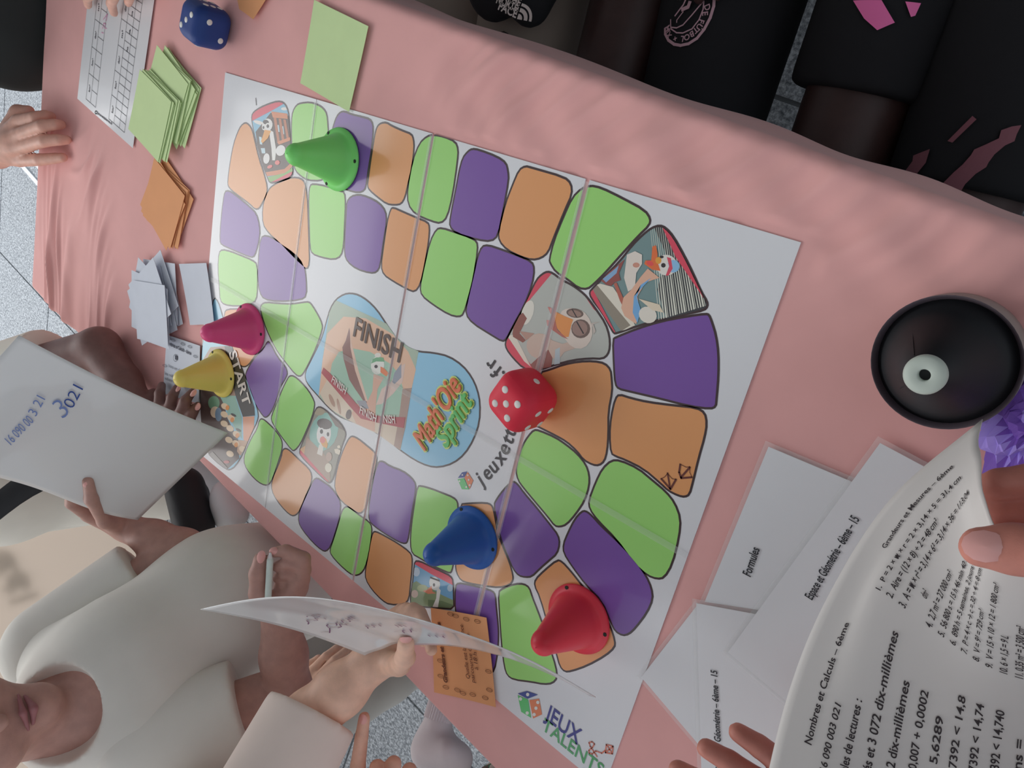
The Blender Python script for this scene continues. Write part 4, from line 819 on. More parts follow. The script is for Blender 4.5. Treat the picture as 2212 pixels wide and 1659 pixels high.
L1 = ['16 090 003 021', 'Exemples de lectures :', '18 unités et 3 072 dix-millièmes', '180 307,2 dix-millièmes', '5 + 0,3 + 0,007 + 0,0002', '5,6285 ; 5,6289', '14,7 < 14,7392 < 14,8', '14,73 < 14,7392 < 14,74', '14,739 < 14,7392 < 14,740', '36 millions =']
e1_ = [.33, .36, .52, .44, .44, .40, .47, .47, .47, .40]
for i, (bd_, en) in enumerate(zip(L1, e1_)): gtext(bd_, .13 if i != 0 else .17, en, .20 + i * .062, .036)
L2 = ['1.  P = 2 × π × r = 2 × 3,14 × 5 = 31,4 cm', '2.  Aire = (12 × 8) ÷ 2 = 48 cm²', '3.  A = π × r² = 3,14 × 6² = 3,14 × 36 = 113,04', 'dm²', '4.  2,7 m² = 27 000 cm²', '5.  56 800 s = 15 h 46 min 40 s', '6.  890 h = 5 semaines, 2 jours et 2 heures', '7.  P = 4 × c → c = 32 ÷ 4 = 8 cm', '8.  V = 9³ = 729 cm³', '9.  V = 15 × 10 × 12 = 1 800 cm³', '10. 6 × 1,5 = 9 L', '11. 0,35 m² = 3 500 cm²']
e2_ = [.93, .82, .94, .66, .76, .83, .93, .85, .74, .85, .70, .75]
for i, (bd_, en) in enumerate(zip(L2, e2_)): gtext(bd_, .58 if bd_ != 'dm²' else .64, en, .225 + i * .047, .035, .015)
mb.build('printed_text', s3)

# ================================================================== people
def skin(name, r, g, b_): return mat(name, ob(r, g, b_), 0.5, 0.4, noise=0.10, nscale=60, bump=0.06, bscale=700, sss=0.08)
SK1, SK2, SK3 = skin('skin_brown', 150, 116, 107), skin('skin_deep', 98, 72, 68), skin('skin_fair', 196, 158, 138)
SK4, SK6, SKH = skin('skin_tan', 186, 148, 130), skin('skin_warm', 178, 138, 124), skin('skin_rose', 160, 104, 92)
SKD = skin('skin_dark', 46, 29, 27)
def cloth(name, r, g, b_, st=0.35, sc=14): return mat(name, ob(r, g, b_), 0.9, 0.15, noise=0.04, nscale=12, bump=st, bscale=sc)
nail_m = mat('nail', ob(206, 152, 146), 0.3, 0.5); lip_m = mat('lips', ob(126, 82, 84), 0.45, 0.4); eyew = mat('eye_white', (0.7, 0.7, 0.7), 0.2); eyed = mat('eye_dark', (0.02, 0.012, 0.01), 0.1); hairm = mat('hair_black', (0.012, 0.01, 0.009), 0.55)
def lerp(a, b_, t): return np.array(a) * (1 - t) + np.array(b_) * t
def hand(B, wrist, mcp, fingers, thumb, r=.0080, rw=.021):
    ctr = sum(np.array(m_) for m_ in mcp) / len(mcp)
    B.cap(wrist, lerp(wrist, ctr, .75), rw, rw * .72, .012)
    for m_ in mcp: B.cap(lerp(wrist, m_, .30) , m_, rw * .62, r * 1.22, .010)
    for m_, fs in zip(mcp, fingers):
        pts = [np.array(m_)] + [np.array(q) for q in fs]; rs = [r * 1.18] + list(np.linspace(r * 1.06, r * .80, len(fs))); B.chain(pts, rs, .0020)
    if thumb: B.chain([np.array(q) for q in thumb], [r * 1.9] + list(np.linspace(r * 1.35, r * 1.0, len(thumb) - 1)), .006)
def relaxed_hand(B, wrist, fwd, up, r=.0080):
    wrist = np.array(wrist, float); f_ = np.array(fwd, float); f_ /= np.linalg.norm(f_); u_ = np.array(up, float); u_ -= f_ * (u_ @ f_); u_ /= np.linalg.norm(u_); s_ = np.cross(f_, u_)
    mcp = [wrist + f_ * (.078 - .004 * abs(i - 1)) + s_ * (i - 1.5) * .019 for i in range(4)]; ln = (.070, .078, .072, .056)
    fs = [[m_ + f_ * l * .5 - u_ * .006, m_ + f_ * l * .8 - u_ * .018, m_ + f_ * l * .95 - u_ * .034] for m_, l in zip(mcp, ln)]
    hand(B, wrist, mcp, fs, [wrist + f_ * .02 - s_ * .016, wrist + f_ * .045 - s_ * .040 - u_ * .008, wrist + f_ * .072 - s_ * .048 - u_ * .016, wrist + f_ * .092 - s_ * .046 - u_ * .022], r, .022)
def nail(parent, tip, back, out, w=.0062, l=.0085):
    t = np.array(tip, float) - np.array(back); t /= np.linalg.norm(t); n = np.array(out, float); n -= t * (n @ t); n /= np.linalg.norm(n); s = np.cross(t, n)
    v = []; f = []; N = 12; rings = [(0, .0006), (.6, .0004), (1, -.0012)]
    for rr_, h in rings:
        for i in range(N):
            a = 2 * math.pi * i / N; v.append(np.array(tip) + t * l * rr_ * math.cos(a) + s * w * rr_ * math.sin(a) + n * (h - .0016 * (rr_ * math.sin(a)) ** 2))
    for k_ in range(2):
        for i in range(N): f.append((k_ * N + i, k_ * N + (i + 1) % N, (k_ + 1) * N + (i + 1) % N, (k_ + 1) * N + i))
    mk('fingernail', v, f, nail_m, parent, None, True)
def head(B, P, c, fwd, up, s=1.0, hair=True, face=True):
    c = np.array(c, float); fwd = np.array(fwd, float) / np.linalg.norm(fwd); up = np.array(up, float); up -= fwd * (up @ fwd); up /= np.linalg.norm(up); sd_ = np.cross(fwd, up)
    q = lambda a, b_, d_: c + s * (fwd * a + up * b_ + sd_ * d_)
    B.cap(q(-.030, .040, 0), q(.010, .040, 0), .082 * s, .076 * s, .02); B.cap(q(.030, -.02, 0), q(.048, -.072, 0), .056 * s, .030 * s, .03)
    B.cap(q(.080, .025, 0), q(.098, -.014, 0), .008 * s, .0125 * s, .008); B.cap(q(.072, .036, -.03), q(.072, .036, .03), .016 * s, .016 * s, .015)
    for e_ in (-1, 1): B.ell(q(-.008, .005, e_ * .078), (.018 * s, .012 * s, .028 * s), .006); B.ell(q(.052, -.018, e_ * .036), (.026 * s,) * 3, .02)
    if face:
        for e_ in (-1, 1):
            b_ = Blob(); b_.ell(q(.070, .014, e_ * .031), (.0115 * s,) * 3); mk('eye', *b_.mesh(.003), eyew, P, None, True)
            b_ = Blob(); b_.ell(q(.0795, .014, e_ * .031), (.0045 * s,) * 3); mk('iris', *b_.mesh(.0015), eyed, P, None, True)
        b_ = Blob(); b_.chain([q(.078, -.047, -.022), q(.088, -.043, 0), q(.078, -.047, .022)], [.0025 * s, .0040 * s, .0025 * s], .004); b_.chain([q(.076, -.054, -.018), q(.086, -.056, 0), q(.076, -.054, .018)], [.0025 * s, .0048 * s, .0025 * s], .004)
        mk('lips', *b_.mesh(.002), lip_m, P, None, True)
    if hair:
        h_ = Blob(); h_.cap(q(-.036, .048, 0), q(.006, .052, 0), .088 * s, .083 * s, .02); h_.cut(q(.052, .05, 0), fwd * .8 - up * .6); blob_obj('hair', [(h_, .006)], hairm, P)
    return q
UPZ = np.array([0, 0, 1.0])
# ---- child in the pale T-shirt writing at the table
P = thing('person', (.18, -.80, FZ), 'person in a plain pale T-shirt holding up a handwritten sheet and a pen', 'person')
B = Blob(); fine = Blob()
pel, bel, che, nek = np.array([.17, -.79, -.14]), np.array([.195, -.765, .04]), np.array([.215, -.815, .19]), np.array([.215, -.83, .27])
LS, RS = np.array([.065, -.845, .235]), np.array([.318, -.832, .216])
fw = np.array([.70, .71, -.06]); hc = WD(60, 1535, .88) - fw * .082 + np.array([0, 0, .046])
LE, LW = WD(395, 1190, 1.19), WD(270, 1138, sd(270, 1138) + .034); RE, RW = WD(620, 1492, 1.05), WD(604, 1318, 1.012)
B.chain([pel, bel, che], [.095, .088, .10], .05); B.cap(LS, RS, .045, .045, .04); B.cap(che, nek, .07, .05, .04); B.cap(nek, lerp(nek, hc, .6), .046, .044, .03)
head(B, P, hc, fw, UPZ, .95)
B.chain([LS, LE], [.042, .034], .02); B.chain([RS, RE], [.042, .036], .02)
for sx in (-1, 1): B.chain([pel + [sx * .07, 0, -.02], pel + [sx * .075, .02, -.30], np.array([.17 + sx * .08, -.80, FZ + .04])], [.07, .052, .035], .02); B.cap([.17 + sx * .08, -.81, FZ + .035], [.17 + sx * .085, -.70, FZ + .03], .035, .028, .02)
fine.chain([lerp(LS, LE, .55), LE, lerp(LE, LW, .5), LW], [.037, .034, .029, .021], .012)
t1, t2, t3 = WD(190, 1040, sd(190, 1040) - .012), WD(197, 1078, sd(197, 1078) - .014), WD(226, 1126, sd(226, 1126) + .004)
mc = [WD(190, 1114, sd(190, 1114) + .034), WD(184, 1104, sd(184, 1104) + .046), WD(182, 1094, sd(182, 1094) + .058), WD(182, 1086, sd(182, 1086) + .068)]
fi = [[WD(153, 1088, sd(153, 1088) + .024), WD(150, 1048, sd(150, 1048) + .020), WD(160, 1027, sd(160, 1027) + .016)]] + [[WD(150 - 3 * i, 1070 - 6 * i, sd(150, 1070) + .022 + .012 * i), WD(150, 1040 - 6 * i, sd(150, 1040) + .016 + .008 * i), WD(162, 1022 - 8 * i, sd(162, 1020) + .014 + .003 * i)] for i in range(1, 4)]
hand(fine, LW, mc, fi, [lerp(LW, t3, .5), t3, t2, t1], .0078, .020)
# right fist round the pen
fine.chain([lerp(RS, RE, .5), RE, lerp(RE, RW, .45), RW], [.036, .033, .031, .024], .012)
d0 = 1.0
mcr = [WD(655, 1232, d0), WD(652, 1250, d0 + .012), WD(646, 1266, d0 + .024), WD(638, 1280, d0 + .034)]
fir = [[WD(656, 1206, d0 - .008), WD(618, 1189, d0 - .012), WD(592, 1193, d0 - .010)], [WD(652, 1222, d0 - .004), WD(618, 1216, d0 - .010), WD(598, 1224, d0 - .004)], [WD(648, 1244, d0 + .004), WD(614, 1240, d0 - .004), WD(600, 1248, d0 + .004)], [WD(640, 1262, d0 + .012), WD(612, 1260, d0 + .004), WD(602, 1266, d0 + .010)]]
hand(fine, RW, mcr, fir, [WD(585, 1308, d0), WD(558, 1282, d0 - .006), WD(556, 1240, d0 - .012), WD(562, 1208, d0 - .014)], .0088, .022)
blob_obj('body', [(B, .0065), (fine, .0024)], SK1, P)
nail(P, WD(564, 1204, d0 - .0245), WD(557, 1240, d0 - .022), -ray(560, 1205), .0055, .009); nail(P, WD(189, 1050, sd(189, 1050) - .0205), WD(195, 1078, sd(195, 1078) - .0215), -ray(190, 1050), .0055, .0075)
nail(P, WD(590, 1190, d0 - .0185), WD(618, 1189, d0 - .02), -ray(590, 1190), .005, .006)
T = Blob(); g_ = .012
T.chain([pel + [0, 0, .02], bel, che], [.108, .104, .118], .06); T.cap(LS, RS, .062, .062, .06); T.cap(che, nek, .10, .07, .05)
T.chain([LS, lerp(LS, LE, .82)], [.066, .066], .03); T.chain([RS, lerp(RS, RE, .78)], [.066, .064], .03)
dl = (LE - LS) / np.linalg.norm(LE - LS); dr_ = (RE - RS) / np.linalg.norm(RE - RS)
T.cutball(WD(104, 1548, .93) + np.array([.0, .0, .006]), .066); T.cut(pel + [0, 0, -.02], [0, 0, -1])
shw = cloth('pale_tshirt', 186, 184, 178, .45, 9)
T2 = Blob(); T2.p = T.p[:6]; T2.cuts = T.cuts
TL = Blob(); TL.p = [T.p[5]]; 
sleeves = []
for S_, E_, dd, fr in ((LS, LE, dl, .70), (RS, RE, dr_, .66)):
    q_ = Blob(); q_.chain([S_, lerp(S_, E_, .9)], [.070, .066], .03); q_.cut(lerp(S_, E_, fr), dd); sleeves.append((q_, .0055))
T3 = Blob(); T3.p = [p_ for p_ in T.p[:4]]; T3.cuts = T.cuts
blob_obj('t_shirt', [(T3, .004)] + sleeves, shw, P)
tr = Blob(); tr.chain([pel + [0, 0, .0], pel + [0, 0, -.03]], [.112, .11], .03)
for sx in (-1, 1): tr.chain([pel + [sx * .065, 0, -.03], pel + [sx * .075, .02, -.30], np.array([.17 + sx * .08, -.80, FZ + .10])], [.085, .066, .05], .02)
tr.cut([0, 0, FZ + .08], [0, 0, -1]); blob_obj('trousers', [(tr, .008)], cloth('grey_trousers', 120, 120, 126), P)
pa, pb = WD(577, 1335, d0 - .016), WD(584, 1196, d0 - .020); pdir = (pb - pa) / np.linalg.norm(pb - pa)
pen = thing('marker_pen', pa, 'pale green marker pen gripped in a fist', 'pen')
b_ = Blob(); b_.cap(pa, lerp(pa, pb, .90), .0045, .0045, .001); mk('barrel', *b_.mesh(.0012), mat('pen_pale', ob(176, 188, 182), 0.35), pen, None, True)
b_ = Blob(); b_.cap(lerp(pa, pb, .90), pb, .0040, .0020, .001); mk('nib', *b_.mesh(.001), mat('pen_white', ob(220, 222, 222), 0.4), pen, None, True)

# ---- child at the far corner, forearm on the table
P = thing('person', (-.36, -.90, FZ), 'person in a loose beige shirt leaning on the far corner of the table', 'person')
B = Blob(); fine = Blob()
pel, che, nek = np.array([-.40, -.88, -.18]), np.array([-.46, -.84, .14]), np.array([-.49, -.82, .25]); LS, RS = np.array([-.60, -.73, .18]), np.array([-.42, -.90, .14])
LE = PX(214, 752, .040); LW = PX(318, 905, .036)
B.chain([pel, che, nek], [.10, .105, .06], .05); B.cap(LS, RS, .045, .045, .04); head(B, P, np.array([-.50, -.78, .43]), [.6, .6, -.35], UPZ, .95); B.cap(nek, [-.48, -.80, .37], .046, .044, .03)
B.chain([LS, LE], [.043, .036], .02); RE = np.array([-.42, -.93, -.08]); B.chain([RS, RE, np.array([-.40, -.80, -.12])], [.043, .036, .026], .02); relaxed_hand(fine, [-.40, -.80, -.12], [.15, .9, -.45], UPZ)
for sx in (-1, 1): B.chain([pel + [sx * .07, 0, -.02], pel + [sx * .075, .02, -.30], np.array([-.36 + sx * .08, -.90, FZ + .04])], [.07, .052, .035], .02); B.cap([-.36 + sx * .08, -.91, FZ + .035], [-.36 + sx * .085, -.80, FZ + .03], .035, .028, .02)
fine.chain([lerp(LS, LE, .5), LE, lerp(LE, LW, .5), LW], [.040, .036, .031, .022], .012)
mc = [PX(345, 878, .030), PX(366, 886, .032), PX(388, 898, .032), PX(406, 912, .028)]
fi = [[PX(345, 850, .026), PX(350, 832, .012)], [PX(372, 858, .028), PX(383, 836, .012)], [PX(400, 866, .028), PX(416, 846, .012)], [PX(415, 892, .022), PX(427, 876, .011)]]
hand(fine, LW, mc, fi, [lerp(LW, mc[0], .2), PX(330, 868, .02), PX(332, 848, .012)], .0082, .022)
blob_obj('body', [(B, .007), (fine, .003)], SK2, P)
for a, b0_ in ((PX(425, 878, .0195), PX(415, 892, .024)), (PX(383, 838, .020), PX(372, 858, .03)), (PX(416, 848, .020), PX(400, 866, .03))): nail(P, a, b0_, UPZ, .0055, .007)
T = Blob(); T.chain([pel + [0, 0, .02], che, nek + [0, 0, -.03]], [.115, .115, .08], .06); T.cap(LS, RS, .06, .06, .06); T.cut(pel + [0, 0, -.03], [0, 0, -1]); T.cutball([-.47, -.81, .33], .075)
q_ = Blob(); q_.chain([LS, lerp(LS, LE, .85)], [.068, .066], .03); q_.cut(lerp(LS, LE, .70), LE - LS); q2 = Blob(); q2.chain([RS, lerp(RS, RE, .9)], [.060, .060], .03); q2.cut(lerp(RS, RE, .8), RE - RS)
blob_obj('shirt', [(T, .007), (q_, .006), (q2, .006)], cloth('beige_shirt', 192, 189, 180, .45, 9), P)
tr = Blob(); tr.cap(pel, pel + [0, 0, -.04], .115, .11, .03)
for sx in (-1, 1): tr.chain([pel + [sx * .065, 0, -.03], pel + [sx * .075, .02, -.30], np.array([-.36 + sx * .08, -.90, FZ + .10])], [.088, .068, .05], .02)
tr.cut([0, 0, FZ + .08], [0, 0, -1]); blob_obj('trousers', [(tr, .008)], cloth('pale_trousers', 205, 208, 212), P)
bag = thing('shoulder_bag', WD(420, 1110, 1.33), 'black shoulder bag with a broad strap hanging between two children', 'bag'); bkm = mat('bag_black', (0.02, 0.021, 0.025), 0.6)
b_ = Blob(); b_.cap(WD(398, 1050, 1.32), WD(420, 1140, 1.30), .034, .034, .02); b_.cap(WD(425, 1070, 1.36), WD(432, 1135, 1.36), .022, .022, .03); blob_obj('pouch', [(b_, .005)], bkm, bag)
spts = [WD(400, 1040, 1.34), WD(300, 1010, 1.30), WD(180, 1000, 1.27), WD(70, 1040, 1.245), WD(-40, 1120, 1.24)]
g = lambda s, t: np.array([hermite([0, .25, .5, .75, 1], [q[i] for q in spts], s) for i in range(3)]) + M[1] * (t - .5) * .05
v, f = oriented_slab(g, 16, 2, .003, -ray(100, 1040)); mk('strap', v, f, bkm, bag, None, True)

wb = Blob(); wb.cap(WD(488, 1068, 1.315), WD(506, 1108, 1.31), .026, .026, .03); wb.cap(WD(484, 1100, 1.33), WD(490, 1122, 1.33), .020, .020, .03)
tag(blob_obj('cloth_bag', [(wb, .005)], cloth('white_bag', 235, 238, 242, .4, 20), None), 'small white cloth bag hanging beside the black shoulder bag', 'bag')

# ---- adult in black at the far end, hand on the cloth
P = thing('person', (-.80, .03, FZ), 'person in a black top at the far table end, hand flat on the cloth', 'person')
B = Blob(); fine = Blob(); pel, che, nek = np.array([-.79, .04, -.10]), np.array([-.83, .03, .34]), np.array([-.85, .03, .52]); RS_, LS_ = np.array([-.84, -.15, .46]), np.array([-.84, .21, .46])
WR = PX(-8, 328, .060); EL_ = np.array([-.86, -.30, .20])
B.chain([pel, che, nek], [.12, .13, .06], .05); B.cap(RS_, LS_, .05, .05, .04); head(B, P, np.array([-.82, .03, .68]), [1, -.1, -.5], UPZ, 1.0); B.cap(nek, [-.84, .03, .62], .05, .048, .03)
for sy in (-1, 1): B.chain([pel + [0, sy * .08, -.02], pel + [0, sy * .085, -.32], np.array([-.80, .04 + sy * .09, FZ + .05])], [.08, .06, .04], .02); B.cap([-.81, .04 + sy * .09, FZ + .04], [-.69, .04 + sy * .095, FZ + .035], .038, .03, .02)
B.chain([RS_, EL_], [.045, .038], .02); B.chain([LS_, [-.84, .30, .18], [-.70, .245, .075]], [.045, .038, .026], .02); relaxed_hand(fine, [-.70, .245, .075], [.95, -.12, -.25], UPZ, .0088)
fine.chain([EL_, lerp(EL_, WR, .5), WR], [.038, .034, .024], .012)
mc = [PX(40, 262, .046), PX(44, 290, .050), PX(46, 318, .048), PX(42, 346, .042)]
fi = [[PX(78, 254, .036), PX(98, 250, .022), PX(110, 251, .012)], [PX(92, 272, .040), PX(118, 269, .024), PX(132, 269, .012)], [PX(96, 304, .038), PX(128, 302, .022), PX(144, 302, .011)], [PX(86, 345, .032), PX(118, 342, .018), PX(136, 340, .011)]]
hand(fine, WR, mc, fi, [lerp(WR, mc[0], .3), PX(40, 244, .035), PX(62, 240, .025)], .0108, .032)
blob_obj('body', [(B, .008), (fine, .003)], SK6, P)
bks = cloth('black_sweater', 40, 44, 44, .4, 12)
T = Blob(); T.chain([pel + [.0, 0, -.04], che, nek + [0, 0, -.04]], [.138, .16, .09], .06); T.cap(RS_, LS_, .068, .068, .06); T.cap(pel + [.02, -.06, .10], pel + [.02, .08, .10], .13, .13, .06); T.cut(pel + [0, 0, -.10], [0, 0, -1]); T.cutball([-.84, .03, .60], .075)
q_ = Blob(); q_.chain([RS_, EL_, lerp(EL_, WR, .9)], [.066, .058, .042], .03); q_.cut(lerp(EL_, WR, .84), WR - EL_); q2 = Blob(); q2.chain([LS_, [-.84, .30, .18], [-.72, .25, .085]], [.066, .058, .042], .03); q2.cut([-.73, .255, .09], [.95, -.1, -.3])
blob_obj('sweater', [(T, .008), (q_, .006), (q2, .007)], bks, P)
tr = Blob()
for sy in (-1, 1): tr.chain([pel + [0, sy * .07, -.06], pel + [0, sy * .085, -.32], np.array([-.80, .04 + sy * .09, FZ + .10])], [.10, .075, .055], .02)
tr.cut([0, 0, FZ + .08], [0, 0, -1]); blob_obj('trousers', [(tr, .009)], cloth('black_trousers', 34, 35, 38), P)
# ---- child holding the bent sheet
P = thing('person', (.06, -1.24, FZ), 'person in an off-white short-sleeved top holding the bent sheet by its edge', 'person')
B = Blob(); fine = Blob(); SH = WD(535, 1800, .82); EB = WD(668, 1552, .885); WR = WD(806, 1428, .885)
pel, che, nek = np.array([.06, -1.24, -.14]), np.array([.36, -1.12, .20]), np.array([.38, -1.09, .31])
B.chain([pel, che, nek], [.10, .105, .055], .05); B.cap(SH, che + [-.14, -.06, .04], .05, .045, .05); B.cap(che, SH, .06, .05, .04); head(B, P, np.array([.39, -1.06, .48]), [.4, .8, -.4], UPZ, .95); B.cap(nek, [.385, -1.07, .41], .045, .043, .03)
B.chain([SH, EB], [.042, .035], .02); LSx = che + [-.15, -.06, .04]; B.chain([LSx, LSx + [-.03, -.02, -.22], LSx + [.0, .10, -.36]], [.044, .036, .026], .02); relaxed_hand(fine, LSx + [.0, .10, -.36], [.1, .75, -.6], UPZ)
for sx in (-1, 1): B.chain([pel + [sx * .07, 0, -.02], pel + [sx * .075, .02, -.30], np.array([.06 + sx * .08, -1.24, FZ + .04])], [.07, .052, .035], .02); B.cap([.06 + sx * .08, -1.25, FZ + .035], [.06 + sx * .085, -1.14, FZ + .03], .035, .028, .02)
fine.chain([lerp(SH, EB, .6), EB, lerp(EB, WR, .5), WR], [.034, .0315, .0295, .0225], .014)
th3 = [WD(826, 1432, .885), WD(862, 1436, .845), WD(875, 1420, .800), WD(877, 1388, .772)]
mc = [WD(868, 1372, .895), WD(862, 1352, .905), WD(856, 1340, .915), WD(850, 1334, .925)]
fi = [[WD(905, 1325, .90), WD(926, 1368, .872), WD(932, 1404, .853)], [WD(892, 1318, .905), WD(915, 1350, .89), WD(915, 1385, .875)], [WD(878, 1318, .915), WD(900, 1345, .90), WD(898, 1380, .885)], [WD(866, 1320, .925), WD(884, 1345, .91), WD(882, 1375, .895)]]
hand(fine, WR, mc, fi, th3, .0088, .0225); blob_obj('body', [(B, .007), (fine, .0027)], SK3, P)
nail(P, WD(876, 1386, .7625), WD(875, 1415, .788), -ray(876, 1386), .0065, .0085)
T = Blob(); T.chain([pel + [0, 0, .0], che, nek + [0, 0, -.02]], [.12, .12, .08], .06); T.cap(SH, LSx, .056, .056, .06); T.cut(pel + [0, 0, -.05], [0, 0, -1]); T.cutball([.385, -1.06, .38], .07)
q_ = Blob(); q_.chain([SH, lerp(SH, EB, 1.2)], [.060, .056], .03); q_.cut(lerp(SH, EB, 1.06), EB - SH); q2 = Blob(); q2.chain([LSx, LSx + [-.03, -.02, -.2]], [.064, .06], .03); q2.cut(LSx + [-.03, -.02, -.16], [-.1, -.05, -1])
blob_obj('shirt', [(T, .008), (q_, .005), (q2, .008)], cloth('offwhite_top', 200, 186, 178, .45, 10), P)
tr = Blob()
for sx in (-1, 1): tr.chain([pel + [sx * .06, 0, .0], pel + [sx * .075, .02, -.30], np.array([.06 + sx * .08, -1.24, FZ + .10])], [.09, .068, .05], .02)
tr.cut([0, 0, FZ + .08], [0, 0, -1]); blob_obj('trousers', [(tr, .009)], cloth('stone_trousers', 150, 146, 140), P)

# ---- child pointing a finger, leaf-print clothes
P = thing('person', (.69, -1.10, FZ), 'person in leaf-printed clothes pointing one finger towards the table', 'person')
B = Blob(); fine = Blob(); pel, che, nek = np.array([.69, -1.09, -.16]), np.array([.72, -1.14, .16]), np.array([.72, -1.13, .28]); SH, LSx = np.array([.61, -1.11, .22]), np.array([.86, -1.13, .22])
WR = WD(835, 1850, .90); EB = np.array([.56, -1.06, .06]); EB = lerp(SH, WR, .5) + np.array([.02, -.04, -.05])
B.chain([pel, che, nek], [.10, .10, .055], .05); B.cap(SH, LSx, .045, .045, .04); head(B, P, np.array([.72, -1.10, .43]), [.2, .9, -.4], UPZ, .95); B.cap(nek, [.72, -1.11, .37], .045, .043, .03)
B.chain([SH, EB], [.042, .036], .02); B.chain([LSx, LSx + [.04, .0, -.22], LSx + [.02, .16, -.26]], [.042, .036, .026], .02); relaxed_hand(fine, LSx + [.02, .16, -.26], [-.1, .9, -.3], UPZ)
for sx in (-1, 1): B.chain([pel + [sx * .07, 0, -.02], pel + [sx * .075, .0, -.30], np.array([.69 + sx * .08, -1.10, FZ + .04])], [.07, .052, .035], .02)
fine.chain([EB, WR], [.036, .024], .012)
mc = [WD(775, 1735, .925), WD(812, 1738, .93), WD(845, 1745, .94), WD(875, 1755, .95)]
fi = [[WD(773, 1655, .92), WD(781, 1592, .918), WD(787, 1550, .915)], [WD(815, 1658, .915), WD(808, 1690, .90), WD(806, 1720, .905)], [WD(850, 1650, .915), WD(842, 1690, .90), WD(838, 1720, .905)], [WD(884, 1665, .93), WD(876, 1700, .915), WD(870, 1725, .915)]]
hand(fine, WR, mc, fi, [WD(790, 1790, .90), WD(800, 1730, .89), WD(825, 1690, .885)], .0090, .024)
blob_obj('body', [(B, .007), (fine, .0027)], SK4, P); nail(P, WD(783, 1556, .9075), WD(780, 1592, .909), -ray(783, 1556) + np.array([-.3, 0, 0]), .005, .007)
lp = mat('leaf_print', ob(196, 180, 172), 0.9, 0.15)
nt = lp.node_tree; b_p = nt.nodes['Principled BSDF']; tc = nt.nodes.new('ShaderNodeTexCoord'); vz = nt.nodes.new('ShaderNodeTexWave'); vz.inputs['Scale'].default_value = 11; vz.inputs['Distortion'].default_value = 22; vz.inputs['Detail'].default_value = 1; vz.inputs['Detail Scale'].default_value = 1.2
nt.links.new(tc.outputs['Object'], vz.inputs['Vector']); rp = nt.nodes.new('ShaderNodeValToRGB'); rp.color_ramp.interpolation = 'CONSTANT'; e = rp.color_ramp.elements
e[0].position = 0; e[0].color = (*ob(196, 180, 172), 1); e[1].position = .72; e[1].color = (*ob(58, 118, 90), 1); k = e.new(.92); k.color = (*ob(92, 76, 70), 1)
nt.links.new(vz.outputs[0], rp.inputs[0]); nt.links.new(rp.outputs[0], b_p.inputs['Base Color'])
T = Blob(); T.chain([pel + [0, .0, -.20], pel + [0, .02, -.04], che, nek + [0, 0, -.03]], [.165, .140, .125, .08], .06); T.cap(SH, LSx, .06, .06, .06); T.cut(pel + [0, 0, -.30], [0, 0, -1]); T.cutball([.72, -1.10, .35], .07)
q2 = Blob(); q2.chain([LSx, LSx + [.04, 0, -.2]], [.062, .058], .03); q1 = Blob(); q1.chain([SH, EB], [.062, .055], .03); q1.cut(lerp(SH, EB, .8), EB - SH)
blob_obj('leaf_print_dress', [(T, .008), (q1, .008), (q2, .008)], lp, P)
wsl = cloth('white_knit', 214, 208, 212, .3, 30); b_ = Blob(); b_.chain([WD(985, 1640, 1.22), WD(935, 1610, 1.235), WD(945, 1562, 1.24)], [.028, .029, .024], .02); b_.cap(WD(920, 1630, 1.22), WD(965, 1622, 1.20), .020, .018, .02); blob_obj('tied_sleeve', [(b_, .005)], wsl, P)
ca, cb = WD(945, 1556, 1.24), WD(956, 1518, 1.25); ax = (cb - ca) / np.linalg.norm(cb - ca); u_ = np.cross(ax, [0, 0, 1]); u_ /= np.linalg.norm(u_); w_ = np.cross(ax, u_); v = []; f = []; N = 72
for k_ in range(4):
    for i in range(N): r = .023 + (.0012 if i % 2 else -.0004); a = 2 * math.pi * i / N; v.append(ca + (cb - ca) * k_ / 3 + (u_ * math.cos(a) + w_ * math.sin(a)) * r)
for k_ in range(3):
    for i in range(N): f.append((k_ * N + i, k_ * N + (i + 1) % N, (k_ + 1) * N + (i + 1) % N, (k_ + 1) * N + i))
mk('ribbed_cuff', v, f, wsl, P)

# ---- adult holding the answer sheet
P = thing('person', (1.48, -.34, FZ), 'person gripping the printed answer sheet with both hands', 'person')
B = Blob(); fine = Blob(); pel, che, nek = np.array([1.54, -.34, -.10]), np.array([1.50, -.33, .36]), np.array([1.47, -.32, .53]); RSh, LSh = np.array([1.48, -.12, .47]), np.array([1.48, -.54, .47])
B.chain([pel, che, nek], [.12, .13, .06], .05); B.cap(RSh, LSh, .05, .05, .04); head(B, P, np.array([1.41, -.31, .68]), [-1, .1, -.5], UPZ, 1.0); B.cap(nek, [1.44, -.315, .62], .05, .048, .03)
WR = WD(2480, 1180, .42); EB = np.array([1.36, -.04, .20]); WL = WD(1850, 1860, .56); EBL = np.array([1.34, -.60, .20])
B.chain([RSh, EB], [.045, .040], .02); B.chain([LSh, EBL], [.045, .040], .02)
for sy in (-1, 1): B.chain([pel + [0, sy * .08, -.02], pel + [0, sy * .085, -.32], np.array([1.50, -.34 + sy * .09, FZ + .05])], [.08, .06, .04], .02); B.cap([1.51, -.34 + sy * .09, FZ + .04], [1.39, -.34 + sy * .095, FZ + .035], .038, .03, .02)
fine.chain([EB, lerp(EB, WR, .5), WR], [.040, .036, .027], .014); fine.chain([EBL, lerp(EBL, WL, .5), WL], [.040, .036, .027], .014)
mc = [WD(2350, 1085, .450), WD(2345, 1120, .455), WD(2345, 1160, .458), WD(2350, 1200, .458)]
